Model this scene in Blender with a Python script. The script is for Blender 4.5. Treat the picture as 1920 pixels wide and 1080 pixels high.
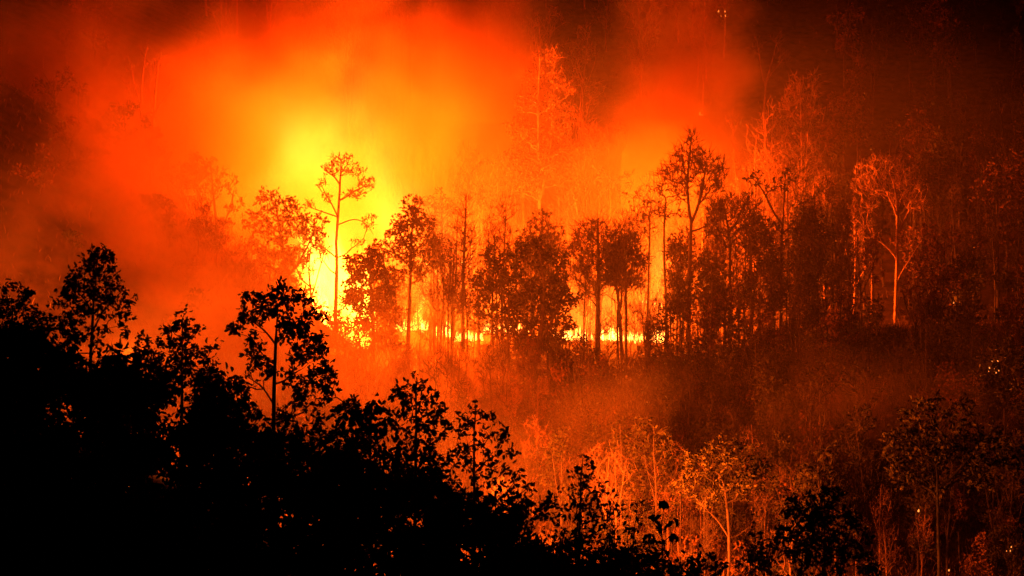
import bpy, math, random
import numpy as np

random.seed(7)
RNG = np.random.default_rng(7)
for o in list(bpy.data.objects):
    bpy.data.objects.remove(o, do_unlink=True)
scene = bpy.context.scene
COL = scene.collection

# ------------------------------------------------------------------ camera, world, exposure
cam_data = bpy.data.cameras.new("camera")
cam_data.sensor_width = 36.0
cam_data.lens = 18.0 / 0.225
cam_data.clip_start = 0.5
cam_data.clip_end = 3000.0
cam = bpy.data.objects.new("camera", cam_data)
cam.location = (0, 0, 0)
cam.rotation_euler = (math.radians(90), 0, 0)
COL.objects.link(cam)
scene.camera = cam

world = bpy.data.worlds.new("World")
scene.world = world
world.use_nodes = True
wn = world.node_tree
bg = wn.nodes["Background"]
sky = wn.nodes.new("ShaderNodeTexSky")
sky.sky_type = 'NISHITA'
sky.sun_disc = False
sky.sun_elevation = math.radians(-9)      # night: the sun is well below the horizon
sky.sun_rotation = math.radians(200)
wn.links.new(sky.outputs[0], bg.inputs[0])
bg.inputs[1].default_value = 0.02

scene.view_settings.view_transform = 'Standard'
scene.view_settings.look = 'None'
scene.view_settings.exposure = 0.0
scene.view_settings.gamma = 1.0
scene.view_settings.use_curve_mapping = False

cy = scene.cycles
cy.use_denoising = True
cy.max_bounces = 3
cy.diffuse_bounces = 1
cy.glossy_bounces = 1
cy.transmission_bounces = 0
cy.volume_bounces = 1
cy.transparent_max_bounces = 4
cy.sample_clamp_direct = 12.0
cy.sample_clamp_indirect = 2.0
cy.volume_step_rate = 1.5
cy.volume_max_steps = 256
cy.use_adaptive_sampling = True
cy.adaptive_threshold = 0.02
cy.use_light_tree = True

# ------------------------------------------------------------------ helpers
K = 0.45 / 1920.0            # metres per photo pixel per metre of distance


def W(px, py, Y):
    """point seen at photo pixel (px, py) at distance Y"""
    return np.array([(px - 960) * K * Y, Y, (540 - py) * K * Y])


def sstep(a, b, t):
    t = np.clip((t - a) / (b - a), 0, 1)
    return t * t * (3 - 2 * t)


# a smooth pseudo-noise built from sines, cheap and vectorised
_ph = RNG.uniform(0, 6.28, (10, 3))
_fr = [(0.045, 0.03), (0.09, -0.07), (-0.13, 0.11), (0.21, 0.17), (0.33, -0.29), (-0.47, 0.41), (0.71, 0.63), (0.9, -0.83)]


def wob(x, y):
    s = 0
    for i, (a, b) in enumerate(_fr):
        f = math.hypot(a, b)
        s = s + 0.055 / f ** 0.9 * np.sin(a * x + b * y + _ph[i, 0]) * np.cos(b * x * 0.7 - a * y * 0.8 + _ph[i, 1])
    return s


def ground(x, y):
    x = np.asarray(x, float)
    y = np.asarray(y, float)
    # near hill the camera side stands on, its shoulder raised on one flank
    near = -2.2 - 0.15 * y + 10.5 * sstep(6, -22, x) * sstep(60, 86, y)
    near = near - 9.0 * sstep(88, 118, y)
    # fire hill: front slope up to the crest, a bench, then the long hillside
    front = -5.3 - 0.30 * (200 - y) - 0.0012 * np.maximum(0, 200 - y) ** 2
    back = -5.3 + 0.46 * np.maximum(0, y - 209) + 0.0006 * np.maximum(0, y - 209) ** 2
    fire = np.where(y < 200, front, back)
    fire = fire + 2.2 * sstep(10, 32, x) * sstep(150, 200, y)          # bench on the unburnt flank
    fire = fire - 5.0 * sstep(14, 45, x) * sstep(205, 150, y)
    d = -x - 15.5 - 0.12 * (200 - y)
    sh = np.maximum(0, d)
    fire = fire + (1.05 * sh - 0.008 * sh * sh) * sstep(150, 186, y) * sstep(320, 215, y) * (sh < 60) \
        + np.where(sh >= 60, (1.05 * 60 - 0.008 * 3600) * sstep(150, 186, y) * sstep(320, 215, y), 0)
    t = sstep(112, 140, y)
    return near * (1 - t) + fire * t + wob(x, y) * (0.35 + 0.65 * t)


def mat(name, build):
    m = bpy.data.materials.new(name)
    m.use_nodes = True
    nt = m.node_tree
    nt.nodes.clear()
    out = nt.nodes.new("ShaderNodeOutputMaterial")
    build(nt, out)
    return m


def surface(name, c1, c2, scale, rough=0.9, bump=0.0, spec=0.1, detail=4):
    def b(nt, out):
        p = nt.nodes.new("ShaderNodeBsdfPrincipled")
        tc = nt.nodes.new("ShaderNodeTexCoord")
        n = nt.nodes.new("ShaderNodeTexNoise")
        n.inputs["Scale"].default_value = scale
        n.inputs["Detail"].default_value = detail
        r = nt.nodes.new("ShaderNodeValToRGB")
        r.color_ramp.elements[0].position = 0.3
        r.color_ramp.elements[1].position = 0.7
        r.color_ramp.elements[0].color = (*c1, 1)
        r.color_ramp.elements[1].color = (*c2, 1)
        nt.links.new(tc.outputs["Object"], n.inputs["Vector"])
        nt.links.new(n.outputs["Fac"], r.inputs[0])
        nt.links.new(r.outputs[0], p.inputs["Base Color"])
        p.inputs["Roughness"].default_value = rough
        p.inputs["Specular IOR Level"].default_value = spec
        if bump:
            bn = nt.nodes.new("ShaderNodeBump")
            bn.inputs["Strength"].default_value = bump
            nt.links.new(n.outputs["Fac"], bn.inputs["Height"])
            nt.links.new(bn.outputs[0], p.inputs["Normal"])
        nt.links.new(p.outputs[0], out.inputs["Surface"])
    return mat(name, b)


M_GROUND = surface("leaf_litter", (0.035, 0.018, 0.009), (0.14, 0.072, 0.035), 0.9, bump=0.6, detail=8)
M_BARK = surface("dark_bark", (0.05, 0.033, 0.024), (0.12, 0.078, 0.055), 3.0, bump=0.3)
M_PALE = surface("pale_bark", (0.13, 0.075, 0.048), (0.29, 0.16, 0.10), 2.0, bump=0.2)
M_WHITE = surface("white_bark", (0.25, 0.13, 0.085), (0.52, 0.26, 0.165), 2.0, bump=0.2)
M_LEAF = surface("broad_leaf", (0.04, 0.036, 0.012), (0.09, 0.07, 0.024), 0.8, rough=0.6)
M_DRY = surface("dry_leaf", (0.12, 0.054, 0.02), (0.31, 0.135, 0.048), 0.8, rough=0.7)
M_GRASS = surface("dry_grass_blade", (0.07, 0.035, 0.016), (0.30, 0.16, 0.075), 0.5)
M_DIMMED = surface("dimmed_bark", (0.015, 0.013, 0.012), (0.05, 0.04, 0.035), 3.0)  # near-black bark: the trunk's dimness is put into its colour

FIRE = (1.0, 0.125, 0.006)


def fire_mat(name, strength, col=(1.0, 0.30, 0.045)):
    def b(nt, out):
        e = nt.nodes.new("ShaderNodeEmission")
        e.inputs[0].default_value = (*col, 1)
        e.inputs[1].default_value = strength
        nt.links.new(e.outputs[0], out.inputs["Volume"])
    return mat(name, b)


M_FLAME = fire_mat("flame_gas", 34.0)
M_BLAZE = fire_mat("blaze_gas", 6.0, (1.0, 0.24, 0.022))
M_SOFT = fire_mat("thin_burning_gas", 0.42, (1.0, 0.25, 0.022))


def ember_mat():
    def b(nt, out):
        e = nt.nodes.new("ShaderNodeEmission")
        e.inputs[0].default_value = (1.0, 0.27, 0.045, 1)
        e.inputs[1].default_value = 2.0
        nt.links.new(e.outputs[0], out.inputs["Surface"])
    return mat("glowing_ember", b)


M_EMBER = ember_mat()


def mesh_from(name, verts, quads, material, smooth=False):
    me = bpy.data.meshes.new(name)
    verts = np.asarray(verts, np.float32)
    quads = np.asarray(quads, np.int32)
    n = len(quads)
    k = quads.shape[1] if n else 4
    me.vertices.add(len(verts))
    me.vertices.foreach_set("co", verts.ravel())
    me.loops.add(n * k)
    me.loops.foreach_set("vertex_index", quads.ravel())
    me.polygons.add(n)
    me.polygons.foreach_set("loop_start", np.arange(0, n * k, k, dtype=np.int32))
    if smooth:
        me.polygons.foreach_set("use_smooth", np.ones(n, bool))
    me.materials.append(material)
    me.update(calc_edges=True)
    return me


def link(name, data, parent=None, loc=(0, 0, 0)):
    o = bpy.data.objects.new(name, data)
    COL.objects.link(o)
    o.location = loc
    if parent is not None:
        o.parent = parent
    return o


def thing(name, label, cat, loc, group=None):
    o = link(name, None, None, tuple(float(v) for v in loc))
    o.empty_display_size = 0.5
    o["label"] = label
    o["category"] = cat
    if group:
        o["group"] = group
    return o


def norm(v):
    return v / np.maximum(np.linalg.norm(v, axis=-1, keepdims=True), 1e-9)


# ------------------------------------------------------------------ tree growth
class Mesh:
    def __init__(self):
        self.v, self.f, self.n = [], [], 0

    def add(self, v, f):
        self.v.append(v)
        self.f.append(f + self.n)
        self.n += len(v)

    def tube(self, P, R, sides):
        m = len(P)
        T = np.empty_like(P)
        T[1:-1] = P[2:] - P[:-2]
        T[0] = P[1] - P[0]
        T[-1] = P[-1] - P[-2]
        T = norm(T)
        ref = np.array([0.31, 0.95, 0.05])
        U = norm(np.cross(T, ref))
        V = np.cross(T, U)
        a = np.arange(sides) * 2 * math.pi / sides
        ring = P[:, None, :] + R[:, None, None] * (np.cos(a)[None, :, None] * U[:, None, :] + np.sin(a)[None, :, None] * V[:, None, :])
        i = np.arange(m - 1)[:, None] * sides
        j = np.arange(sides)[None, :]
        j2 = (j + 1) % sides
        f = np.stack([i + j, i + j2, i + sides + j2, i + sides + j], -1).reshape(-1, 4)
        self.add(ring.reshape(-1, 3), f)

    def leaves(self, base, d, L, Wd, fold=0.25):
        n = len(base)
        d = norm(d)
        s = norm(np.cross(d, RNG.normal(size=(n, 3))))
        u = np.cross(d, s)
        L = L[:, None]
        Wd = Wd[:, None]
        p0 = base
        l1 = base + d * L * 0.38 + s * Wd * 0.5 + u * Wd * fold
        l2 = base + d * L * 0.78 + s * Wd * 0.36 + u * Wd * fold * 0.6
        t = base + d * L - u * Wd * 0.3
        r1 = base + d * L * 0.38 - s * Wd * 0.5 + u * Wd * fold
        r2 = base + d * L * 0.78 - s * Wd * 0.36 + u * Wd * fold * 0.6
        v = np.stack([p0, l1, l2, t, r2, r1], 1).reshape(-1, 3)
        k = np.arange(n)[:, None] * 6
        f = np.concatenate([k + np.array([[0, 1, 2, 3]]), k + np.array([[0, 3, 4, 5]])], 0)
        self.add(v, f)

    def twigs(self, base, d, r):
        n = len(base)
        s = norm(np.cross(d, RNG.normal(size=(n, 3)))) * r
        u = norm(np.cross(d, s)) * r
        mid = base + d * 0.55 + RNG.normal(size=(n, 3)) * 0.06
        tip = base + d
        v = np.stack([base + s, base - s * 0.5 + u, base - s * 0.5 - u, mid + s * 0.8, mid - s * 0.4 + u * 0.8, mid - s * 0.4 - u * 0.8, tip], 1).reshape(-1, 3)
        k = np.arange(n)[:, None] * 7
        f = np.concatenate([k + np.array([q]) for q in ([0, 1, 4, 3], [1, 2, 5, 4], [2, 0, 3, 5])], 0)
        self.add(v, f)
        # the pointed ends, as slim quads folded on themselves
        f2 = np.concatenate([k + np.array([q]) for q in ([3, 4, 6, 5],)], 0)
        self.f.append(f2 + self.n - len(v))

    def build(self, name, material, smooth=False):
        if not self.v:
            return None
        return mesh_from(name, np.concatenate(self.v), np.concatenate(self.f), material, smooth)


def grow(paths, attr, bf=0.35, asc=0.5, clear=0.3, trunk_r=0.2, tip_r=0.03, kink=0.12):
    """paths: trunk polylines (world), attr: points the branches must reach.
    Minimum-spanning growth: each point joins the node with the least distance + bf * path length,
    penalised where the branch would have to run downwards."""
    P, par, plen, istr, ok = [], [], [], [], []
    for ip, path in enumerate(paths):
        path = np.asarray(path, float)
        seg = np.linalg.norm(np.diff(path, axis=0), axis=1)
        tot = seg.sum()
        n = max(4, int(tot / 0.7))
        t = np.linspace(0, tot, n)
        cum = np.concatenate([[0], np.cumsum(seg)])
        pts = np.stack([np.interp(t, cum, path[:, c]) for c in range(3)], 1)
        # soften corners, let the stem wander a little
        for _ in range(2):
            pts[1:-1] = 0.25 * pts[:-2] + 0.5 * pts[1:-1] + 0.25 * pts[2:]
        pts[1:-1, :2] += np.cumsum(RNG.normal(0, 0.025, (n - 2, 2)), 0) * 0.6
        if ip == 0:
            last = -1
            start = 0
        else:
            A = np.array(P)
            last = int(np.argmin(np.linalg.norm(A - pts[0], axis=1)))
            start = 1
        for i in range(start, n):
            P.append(pts[i])
            par.append(last)
            plen.append((plen[last] if last >= 0 else 0) + (np.linalg.norm(pts[i] - P[last]) if last >= 0 else 0))
            istr.append(ip)
            ok.append(ip > 0 or i / n >= clear)
            last = len(P) - 1
    nT = len(P)
    attr = np.asarray(attr, float).reshape(-1, 3)
    N = len(attr)
    A = np.zeros((nT + N, 3))
    A[:nT] = P
    par = par + [0] * N
    plen = np.array(plen + [0.0] * N)
    plen[:nT] *= 0.6
    okm = np.array(ok)

    def cost(a, p, pl):
        d = a - p
        dist = np.linalg.norm(d, axis=-1)
        hd = np.linalg.norm(d[..., :2], axis=-1)
        return dist + bf * pl + 1.3 * np.maximum(0, asc * hd - d[..., 2])

    if N:
        c0 = cost(attr[:, None, :], A[None, :nT, :], plen[None, :nT])
        c0[:, ~okm] = 1e9
        best = c0.min(1)
        bn = c0.argmin(1)
        todo = np.ones(N, bool)
        for step in range(N):
            i = int(np.argmin(np.where(todo, best, 1e12)))
            todo[i] = False
            k = nT + i
            A[k] = attr[i]
            par[k] = int(bn[i])
            plen[k] = plen[par[k]] + np.linalg.norm(A[k] - A[par[k]])
            c = cost(attr, A[k], plen[k])
            upd = todo & (c < best)
            best[upd] = c[upd]
            bn[upd] = k
    par = np.array(par)
    n = nT + N
    order = np.argsort(-plen[nT:]) + nT
    order = np.concatenate([order, np.arange(nT - 1, -1, -1)])
    pw = 2.45
    acc = np.zeros(n)
    nch = np.zeros(n, int)
    for i in order:
        if acc[i] == 0:
            acc[i] = tip_r ** pw
        if par[i] >= 0:
            acc[par[i]] += acc[i]
            nch[par[i]] += 1
    R = acc ** (1 / pw)
    # trunk: blend towards the wanted taper
    for ip in range(len(paths)):
        ids = [i for i in range(nT) if istr[i] == ip]
        r0 = trunk_r if ip == 0 else R[ids[0]]
        if ip > 0:
            r0 = max(min(R[ids[0]], trunk_r * 0.5), trunk_r * 0.27)
        tt = np.linspace(0, 1, len(ids))
        R[ids] = np.minimum(np.maximum(R[ids], r0 * (1 - 0.75 * tt)), r0 * (1.05 - 0.45 * tt))
    for i in order[::-1]:
        if par[i] >= 0:
            R[i] = min(R[i], R[par[i]] * 0.96)
    R = np.maximum(R, tip_r * 0.7)
    # chains
    kids = [[] for _ in range(n)]
    for i in range(n):
        if par[i] >= 0:
            kids[par[i]].append(i)
    chains = []
    stack = [(0, -1)]
    while stack:
        i, p = stack.pop()
        ch = ([p] if p >= 0 else []) + [i]
        while kids[i]:
            ks = sorted(kids[i], key=lambda q: (not (q < nT and i < nT and istr[q] == istr[i]), -R[q]))
            for q in ks[1:]:
                stack.append((q, i))
            i = ks[0]
            ch.append(i)
        chains.append(ch)
    out = []
    for ch in chains:
        pts = A[ch]
        r = R[ch].copy()
        if ch[0] >= 0 and len(ch) > 1 and chains[0] is not ch:
            r[0] = min(r[0], r[1] * 1.15)
        if len(pts) > 1:
            # catmull-rom refinement with a little kink
            e = np.concatenate([[2 * pts[0] - pts[1]], pts, [2 * pts[-1] - pts[-2]]])
            p0, p1, p2, p3 = e[:-3], e[1:-2], e[2:-1], e[3:]
            mid = (-p0 + 9 * p1 + 9 * p2 - p3) / 16
            ln = np.linalg.norm(p2 - p1, axis=1, keepdims=True)
            trunkish = (np.array(ch[1:]) < nT)[:, None]
            mid = mid + RNG.normal(size=mid.shape) * ln * kink * np.where(trunkish, 0.0, 1.0)
            Q = np.empty((2 * len(pts) - 1, 3))
            Q[0::2] = pts
            Q[1::2] = mid
            rr = np.interp(np.arange(len(Q)) / 2, np.arange(len(pts)), r)
            rr[-1] *= 0.5
            out.append((Q, rr, ch[0] < nT and (len(ch) < 2 or ch[1] < nT)))
    tips = A[[i for i in range(nT, n) if nch[i] == 0]]
    tipdir = np.array([A[i] - A[par[i]] for i in range(nT, n) if nch[i] == 0]).reshape(-1, 3)
    inner = A[[i for i in range(nT, n) if nch[i] > 0 and R[i] < tip_r * 3]].reshape(-1, 3)
    tips = tips.reshape(-1, 3)
    return out, tips, tipdir, inner


def blob(n, c, r):
    """n points in an ellipsoid, denser to its outside"""
    d = norm(RNG.normal(size=(n, 3)))
    rad = RNG.uniform(0.12, 1, (n, 1)) ** 0.45
    return c + d * rad * r


def tree_meshes(nm, paths, attr, leaf=None, wood=None, leafmat=None, limb_r=0.06, spray=None, **kw):
    """leaf = (length, per tip, droop) or None. Returns trunk mesh and crown mesh, around the origin paths[0][0]."""
    chains, tips, tdir, inner = grow(paths, attr, **kw)
    o = np.asarray(paths[0][0], float)
    tr, tw = Mesh(), Mesh()
    for Q, r, trunk in chains:
        big = trunk or r[: max(2, len(r) // 3)].mean() > limb_r
        sides = 7 if r[0] > 0.12 else (5 if r[0] > 0.06 else 3)
        (tr if big else tw).tube(Q - o, r, sides)
    if spray and len(tips):
        B = np.concatenate([tips, inner]) if len(inner) else tips
        D = np.concatenate([norm(tdir), norm(RNG.normal(size=inner.shape))]) if len(inner) else norm(tdir)
        B, D = np.repeat(B, spray[0], 0), np.repeat(D, spray[0], 0)
        d = norm(D * 0.9 + norm(RNG.normal(size=B.shape)) * 0.8 + np.array([0, 0, 0.25])) * (spray[1] * RNG.uniform(0.5, 1.4, (len(B), 1)))
        tw.twigs(B - o, d, spray[2])
    trunk = tr.build(nm + "_trunk", wood, True)
    cr = Mesh()
    if leaf:
        L, per, droop = leaf
        src = [tips]
        sd = [tdir]
        if len(inner):
            src.append(inner)
            sd.append(RNG.normal(size=inner.shape) * 0.5)
        B = np.concatenate(src)
        D = np.concatenate(sd)
        if len(B):
            B = np.repeat(B, per, 0)
            D = norm(np.repeat(D, per, 0))
            keep = RNG.random(len(B)) < 0.85
            B, D = B[keep], D[keep]
            n = len(B)
            d = D * 0.5 + norm(RNG.normal(size=(n, 3))) * 1.0 + np.array([0, 0, -droop])
            base = B + RNG.normal(size=(n, 3)) * L * 0.35
            ln = L * RNG.uniform(0.6, 1.25, n)
            cr.leaves(base - o, d, ln, ln * RNG.uniform(0.42, 0.62, n))
    leaves = cr.build(nm + "_crown", leafmat) if leaf else None
    twigs = tw.build(nm + "_twig", wood, True)
    return trunk, twigs, leaves


def assemble(nm, label, cat, group, loc, meshes, rot=0.0, scale=1.0):
    t = thing(nm, label, cat, loc, group)
    t.rotation_euler = (0, 0, rot)
    t.scale = (scale,) * 3 if not isinstance(scale, tuple) else scale
    trunk, twigs, leaves = meshes
    if trunk:
        link("trunk", trunk, t)
    if twigs:
        bw = link("branch_work" if leaves else "crown", twigs, t)
        bw["kind"] = "stuff"
    if leaves:
        link("crown", leaves, t)
    return t


def hero(nm, label, group, Y, stems, clumps, dens=5.0, leaf=None, wood=None, leafmat=None, depth=0.9, toground=True, cat="tree", **kw):
    """stems: pixel polylines traced in the photograph, clumps: (px, py, r[, ry]) ellipsoids of the crown"""
    paths = []
    for s in stems:
        dy = 0
        q = []
        for i, (px, py) in enumerate(s):
            q.append(W(px, py, Y + dy))
            dy += RNG.normal(0, 0.25)
        paths.append(q)
    b = paths[0][0]
    if toground:
        g = float(ground(b[0], b[1]))
        if g < b[2] - 0.2:
            paths[0].insert(0, np.array([b[0] + RNG.normal(0, 0.1), b[1], g - 0.3]))
    pts = []
    for c in clumps:
        px, py, r = c[:3]
        ry = c[3] if len(c) > 3 else r
        rm, rym = r * K * Y, ry * K * Y
        n = max(4, int(dens * math.pi * rm * rym))
        cc = W(px, py, Y + RNG.uniform(-0.8, 0.8) * rm * depth)
        pts.append(blob(n, cc, np.array([rm, rm * depth, rym])))
    attr = np.concatenate(pts) if pts else np.zeros((0, 3))
    ms = tree_meshes(nm, paths, attr, leaf, wood or M_BARK, leafmat or M_LEAF, **kw)
    return assemble(nm, label, cat, group, paths[0][0], ms)


# ------------------------------------------------------------------ the ground
def build_ground():
    xs = np.concatenate([np.arange(-200, -60, 5.0), np.arange(-60, 60, 1.25), np.arange(60, 201, 5.0)])
    ys = np.concatenate([np.arange(-30, 60, 4.0), np.arange(60, 130, 2.0), np.arange(130, 320, 1.25), np.arange(320, 521, 5.0)])
    X, Y = np.meshgrid(xs, ys)
    Z = ground(X, Y)
    Z = Z + RNG.normal(0, 0.06, Z.shape)
    v = np.stack([X, Y, Z], -1).reshape(-1, 3)
    nx, ny = len(xs), len(ys)
    i = np.arange(ny - 1)[:, None] * nx + np.arange(nx - 1)[None, :]
    f = np.stack([i, i + 1, i + nx + 1, i + nx], -1).reshape(-1, 4)
    o = link("hillside_terrain", mesh_from("hillside_terrain", v, f, M_GROUND, True))
    o["kind"] = "structure"
    o["label"] = "steep leaf-littered hillside rising behind the fire line"


build_ground()


# ------------------------------------------------------------------ smoke
SMOKE = [
    # px, py, Y, rx, ry, rz (metres), amount
    (635, 420, 213, 6, 5, 10, 1.8),        # over the main blaze
    (595, 280, 215, 5.5, 5, 7, 2.4),
    (690, 400, 213, 5, 5, 7, 1.3),
    (640, 120, 222, 10, 10, 11, 0.9),
    (800, 210, 224, 12, 9, 11, 0.75),
    (800, 380, 218, 10, 6, 9, 0.7),
    (945, 130, 230, 5.5, 7, 9, 1.1),
    (880, 260, 230, 8, 8, 8, 0.7),
    (500, 40, 228, 11, 10, 8, 0.5),
    (430, 240, 212, 10, 10, 9, 0.7),
    (330, 420, 186, 10, 11, 8, 0.5),
    (200, 420, 180, 11, 11, 8, 0.42),
    (190, 270, 196, 12, 13, 7, 0.32),
    (30, 260, 192, 10, 10, 9, 0.4),
    (420, 590, 176, 9, 10, 6, 0.7),
    (300, 60, 222, 11, 12, 8, 0.38),
    (1240, 230, 226, 4.5, 6, 7.5, 1.2),
    (1310, 90, 230, 6.5, 6, 10, 1.3),
    (1370, 180, 230, 4.5, 6, 9, 1.3),
    (1180, 340, 222, 8, 7, 4.5, 1.0),
    (1340, 340, 224, 6, 7, 6, 0.6),
    (1010, 420, 227, 14, 7, 5, 0.6),
    (110, 470, 178, 11, 11, 8, 0.6),
    (60, 130, 205, 11, 12, 9, 0.3),
    (850, 60, 226, 9, 8, 7, 0.6),
    (740, 700, 176, 11, 12, 5, 0.45),
    (1020, 820, 166, 14, 9, 5, 0.26),
    (1420, 800, 168, 13, 9, 6, 0.32),
]
SMOKE_D = 0.08
HAZE_D = 0.0034


def smoke_material():
    def b(nt, out):
        at = nt.nodes.new("ShaderNodeAttribute")
        at.attribute_name = "density"
        vc = nt.nodes.new("ShaderNodeVolumeCoefficients")

        def scale(col):
            vm = nt.nodes.new("ShaderNodeVectorMath")
            vm.operation = 'SCALE'
            vm.inputs[0].default_value = col
            nt.links.new(at.outputs["Fac"], vm.inputs["Scale"])
            return vm.outputs[0]
        nt.links.new(scale((1.0, 0.80, 0.60)), vc.inputs["Scatter Coefficients"])
        nt.links.new(scale((0.10, 0.95, 2.2)), vc.inputs["Absorption Coefficients"])
        vc.inputs["Anisotropy"].default_value = 0.15
        nt.links.new(vc.outputs[0], out.inputs["Volume"])
    return mat("wood_smoke", b)


def puff_field(name, puffs, amount, material, mn, mx, res, warp_a, warp_b, stretch, wisp_scale, wisp, haze=0.0, parent=None):
    ng = bpy.data.node_groups.new(name + "_field", "GeometryNodeTree")
    ng.interface.new_socket("Geometry", in_out='OUTPUT', socket_type='NodeSocketGeometry')
    N, Lk = ng.nodes, ng.links
    gout = N.new("NodeGroupOutput")
    pos = N.new("GeometryNodeInputPosition").outputs[0]

    def vmath(op, a, b=None, sc=None):
        n = N.new("ShaderNodeVectorMath")
        n.operation = op
        for k, val in ((0, a), (1, b)):
            if val is None:
                continue
            if isinstance(val, (tuple, list)):
                n.inputs[k].default_value = val
            else:
                Lk.new(val, n.inputs[k])
        if sc is not None:
            n.inputs["Scale"].default_value = sc
        return n.outputs["Value"] if op in ('LENGTH', 'DOT_PRODUCT', 'DISTANCE') else n.outputs[0]

    def math_(op, a, b=None):
        n = N.new("ShaderNodeMath")
        n.operation = op
        for k, val in ((0, a), (1, b)):
            if val is None:
                continue
            if isinstance(val, (int, float)):
                n.inputs[k].default_value = val
            else:
                Lk.new(val, n.inputs[k])
        return n.outputs[0]

    def noise(vec, scale, detail, rough=0.55):
        n = N.new("ShaderNodeTexNoise")
        n.inputs["Scale"].default_value = scale
        n.inputs["Detail"].default_value = detail
        n.inputs["Roughness"].default_value = rough
        Lk.new(vec, n.inputs["Vector"])
        return n

    def ramp(val, a, b, lo=0.0, hi=1.0):
        n = N.new("ShaderNodeMapRange")
        n.interpolation_type = 'SMOOTHSTEP'
        n.inputs[1].default_value = a
        n.inputs[2].default_value = b
        n.inputs[3].default_value = lo
        n.inputs[4].default_value = hi
        Lk.new(val, n.inputs[0])
        return n.outputs[0]

    # billows: warp the position before measuring the puffs
    wn_ = noise(pos, 0.055, 3)
    warp = vmath('SCALE', vmath('SUBTRACT', wn_.outputs["Color"], (0.5, 0.5, 0.5)), None, warp_a)
    wn2 = noise(pos, 0.17, 3)
    warp2 = vmath('SCALE', vmath('SUBTRACT', wn2.outputs["Color"], (0.5, 0.5, 0.5)), None, warp_b)
    q = vmath('ADD', vmath('ADD', pos, warp), warp2)
    total = None
    for px, py, Y, rx, ry, rz, amt in puffs:
        c = W(px, py, Y)
        d = vmath('SUBTRACT', q, tuple(float(v) for v in c))
        d = vmath('DIVIDE', d, (rx, ry, rz))
        s = math_('MULTIPLY', ramp(vmath('LENGTH', d), 0.1, 1.4, 1.0, 0.0), amt * amount)
        total = s if total is None else math_('ADD', total, s)
    wsp = ramp(noise(vmath('MULTIPLY', q, stretch), wisp_scale, 5, 0.62).outputs["Fac"], 0.37, 0.65, wisp[0], wisp[1])
    total = math_('MULTIPLY', total, wsp)
    # thin haze hanging over the burning hill, fading out before the box ends
    if haze:
        xyz = N.new("ShaderNodeSeparateXYZ")
        Lk.new(pos, xyz.inputs[0])
        hz = math_('MULTIPLY', ramp(xyz.outputs[1], 132, 214), ramp(xyz.outputs[1], 245, 300, 1.0, 0.0))
        hz = math_('MULTIPLY', hz, ramp(xyz.outputs[0], -85, -40))
        hz = math_('MULTIPLY', hz, ramp(xyz.outputs[0], 8, 60, 1.0, 0.38))
        hz = math_('MULTIPLY', hz, ramp(xyz.outputs[2], 6, 30, 1.0, 0.03))
        total = math_('ADD', total, math_('MULTIPLY', hz, haze))
    vc = N.new("GeometryNodeVolumeCube")
    vc.inputs["Min"].default_value = mn
    vc.inputs["Max"].default_value = mx
    for k, a in enumerate("XYZ"):
        vc.inputs["Resolution " + a].default_value = int((mx[k] - mn[k]) / res)
    Lk.new(total, vc.inputs["Density"])
    sm = N.new("GeometryNodeSetMaterial")
    sm.inputs["Material"].default_value = material
    Lk.new(vc.outputs[0], sm.inputs[0])
    Lk.new(sm.outputs[0], gout.inputs[0])
    vol = bpy.data.volumes.new(name)
    vol.materials.append(material)
    o = link(name, vol, parent)
    md = o.modifiers.new(name + "_field", 'NODES')
    md.node_group = ng
    return o


M_SMOKE = smoke_material()
smoke = puff_field("smoke", SMOKE, SMOKE_D, M_SMOKE, (-85, 112, -32), (75, 300, 62), 1.25, 20.0, 8.0, (1, 1, 0.6), 0.085, (0.02, 2.4), HAZE_D)
smoke["kind"] = "stuff"
smoke["label"] = "fire-lit smoke and haze drifting over the burning hillside"


# ------------------------------------------------------------------ flames
def gas_glow_material():
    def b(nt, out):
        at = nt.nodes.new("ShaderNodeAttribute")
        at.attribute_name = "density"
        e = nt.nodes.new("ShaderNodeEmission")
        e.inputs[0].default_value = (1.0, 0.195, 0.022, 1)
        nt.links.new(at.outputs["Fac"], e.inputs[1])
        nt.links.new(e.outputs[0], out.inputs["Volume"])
    return mat("gas_and_smoke_glow", b)


M_GAS_GLOW = gas_glow_material()
GAS_GLOW = [  # burning gas, plus the glow of flame-lit smoke put in as emission
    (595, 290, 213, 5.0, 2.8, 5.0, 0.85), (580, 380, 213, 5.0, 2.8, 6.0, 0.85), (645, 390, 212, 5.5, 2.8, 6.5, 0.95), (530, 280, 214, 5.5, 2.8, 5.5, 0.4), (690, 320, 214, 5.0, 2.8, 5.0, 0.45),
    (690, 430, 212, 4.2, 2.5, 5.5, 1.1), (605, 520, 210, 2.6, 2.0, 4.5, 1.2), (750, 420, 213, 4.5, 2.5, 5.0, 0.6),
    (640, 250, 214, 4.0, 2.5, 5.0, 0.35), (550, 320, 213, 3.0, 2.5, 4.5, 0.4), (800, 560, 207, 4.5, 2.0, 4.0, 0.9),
    (820, 420, 216, 4.5, 2.5, 5.0, 0.18), (900, 590, 207, 4.0, 2.0, 2.8, 0.6), (1100, 590, 206, 4.5, 2.0, 3.0, 0.75), (1190, 590, 206, 4.5, 2.0, 3.0, 0.8), (1240, 550, 206, 2.0, 2.0, 5.0, 0.8),
]
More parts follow.
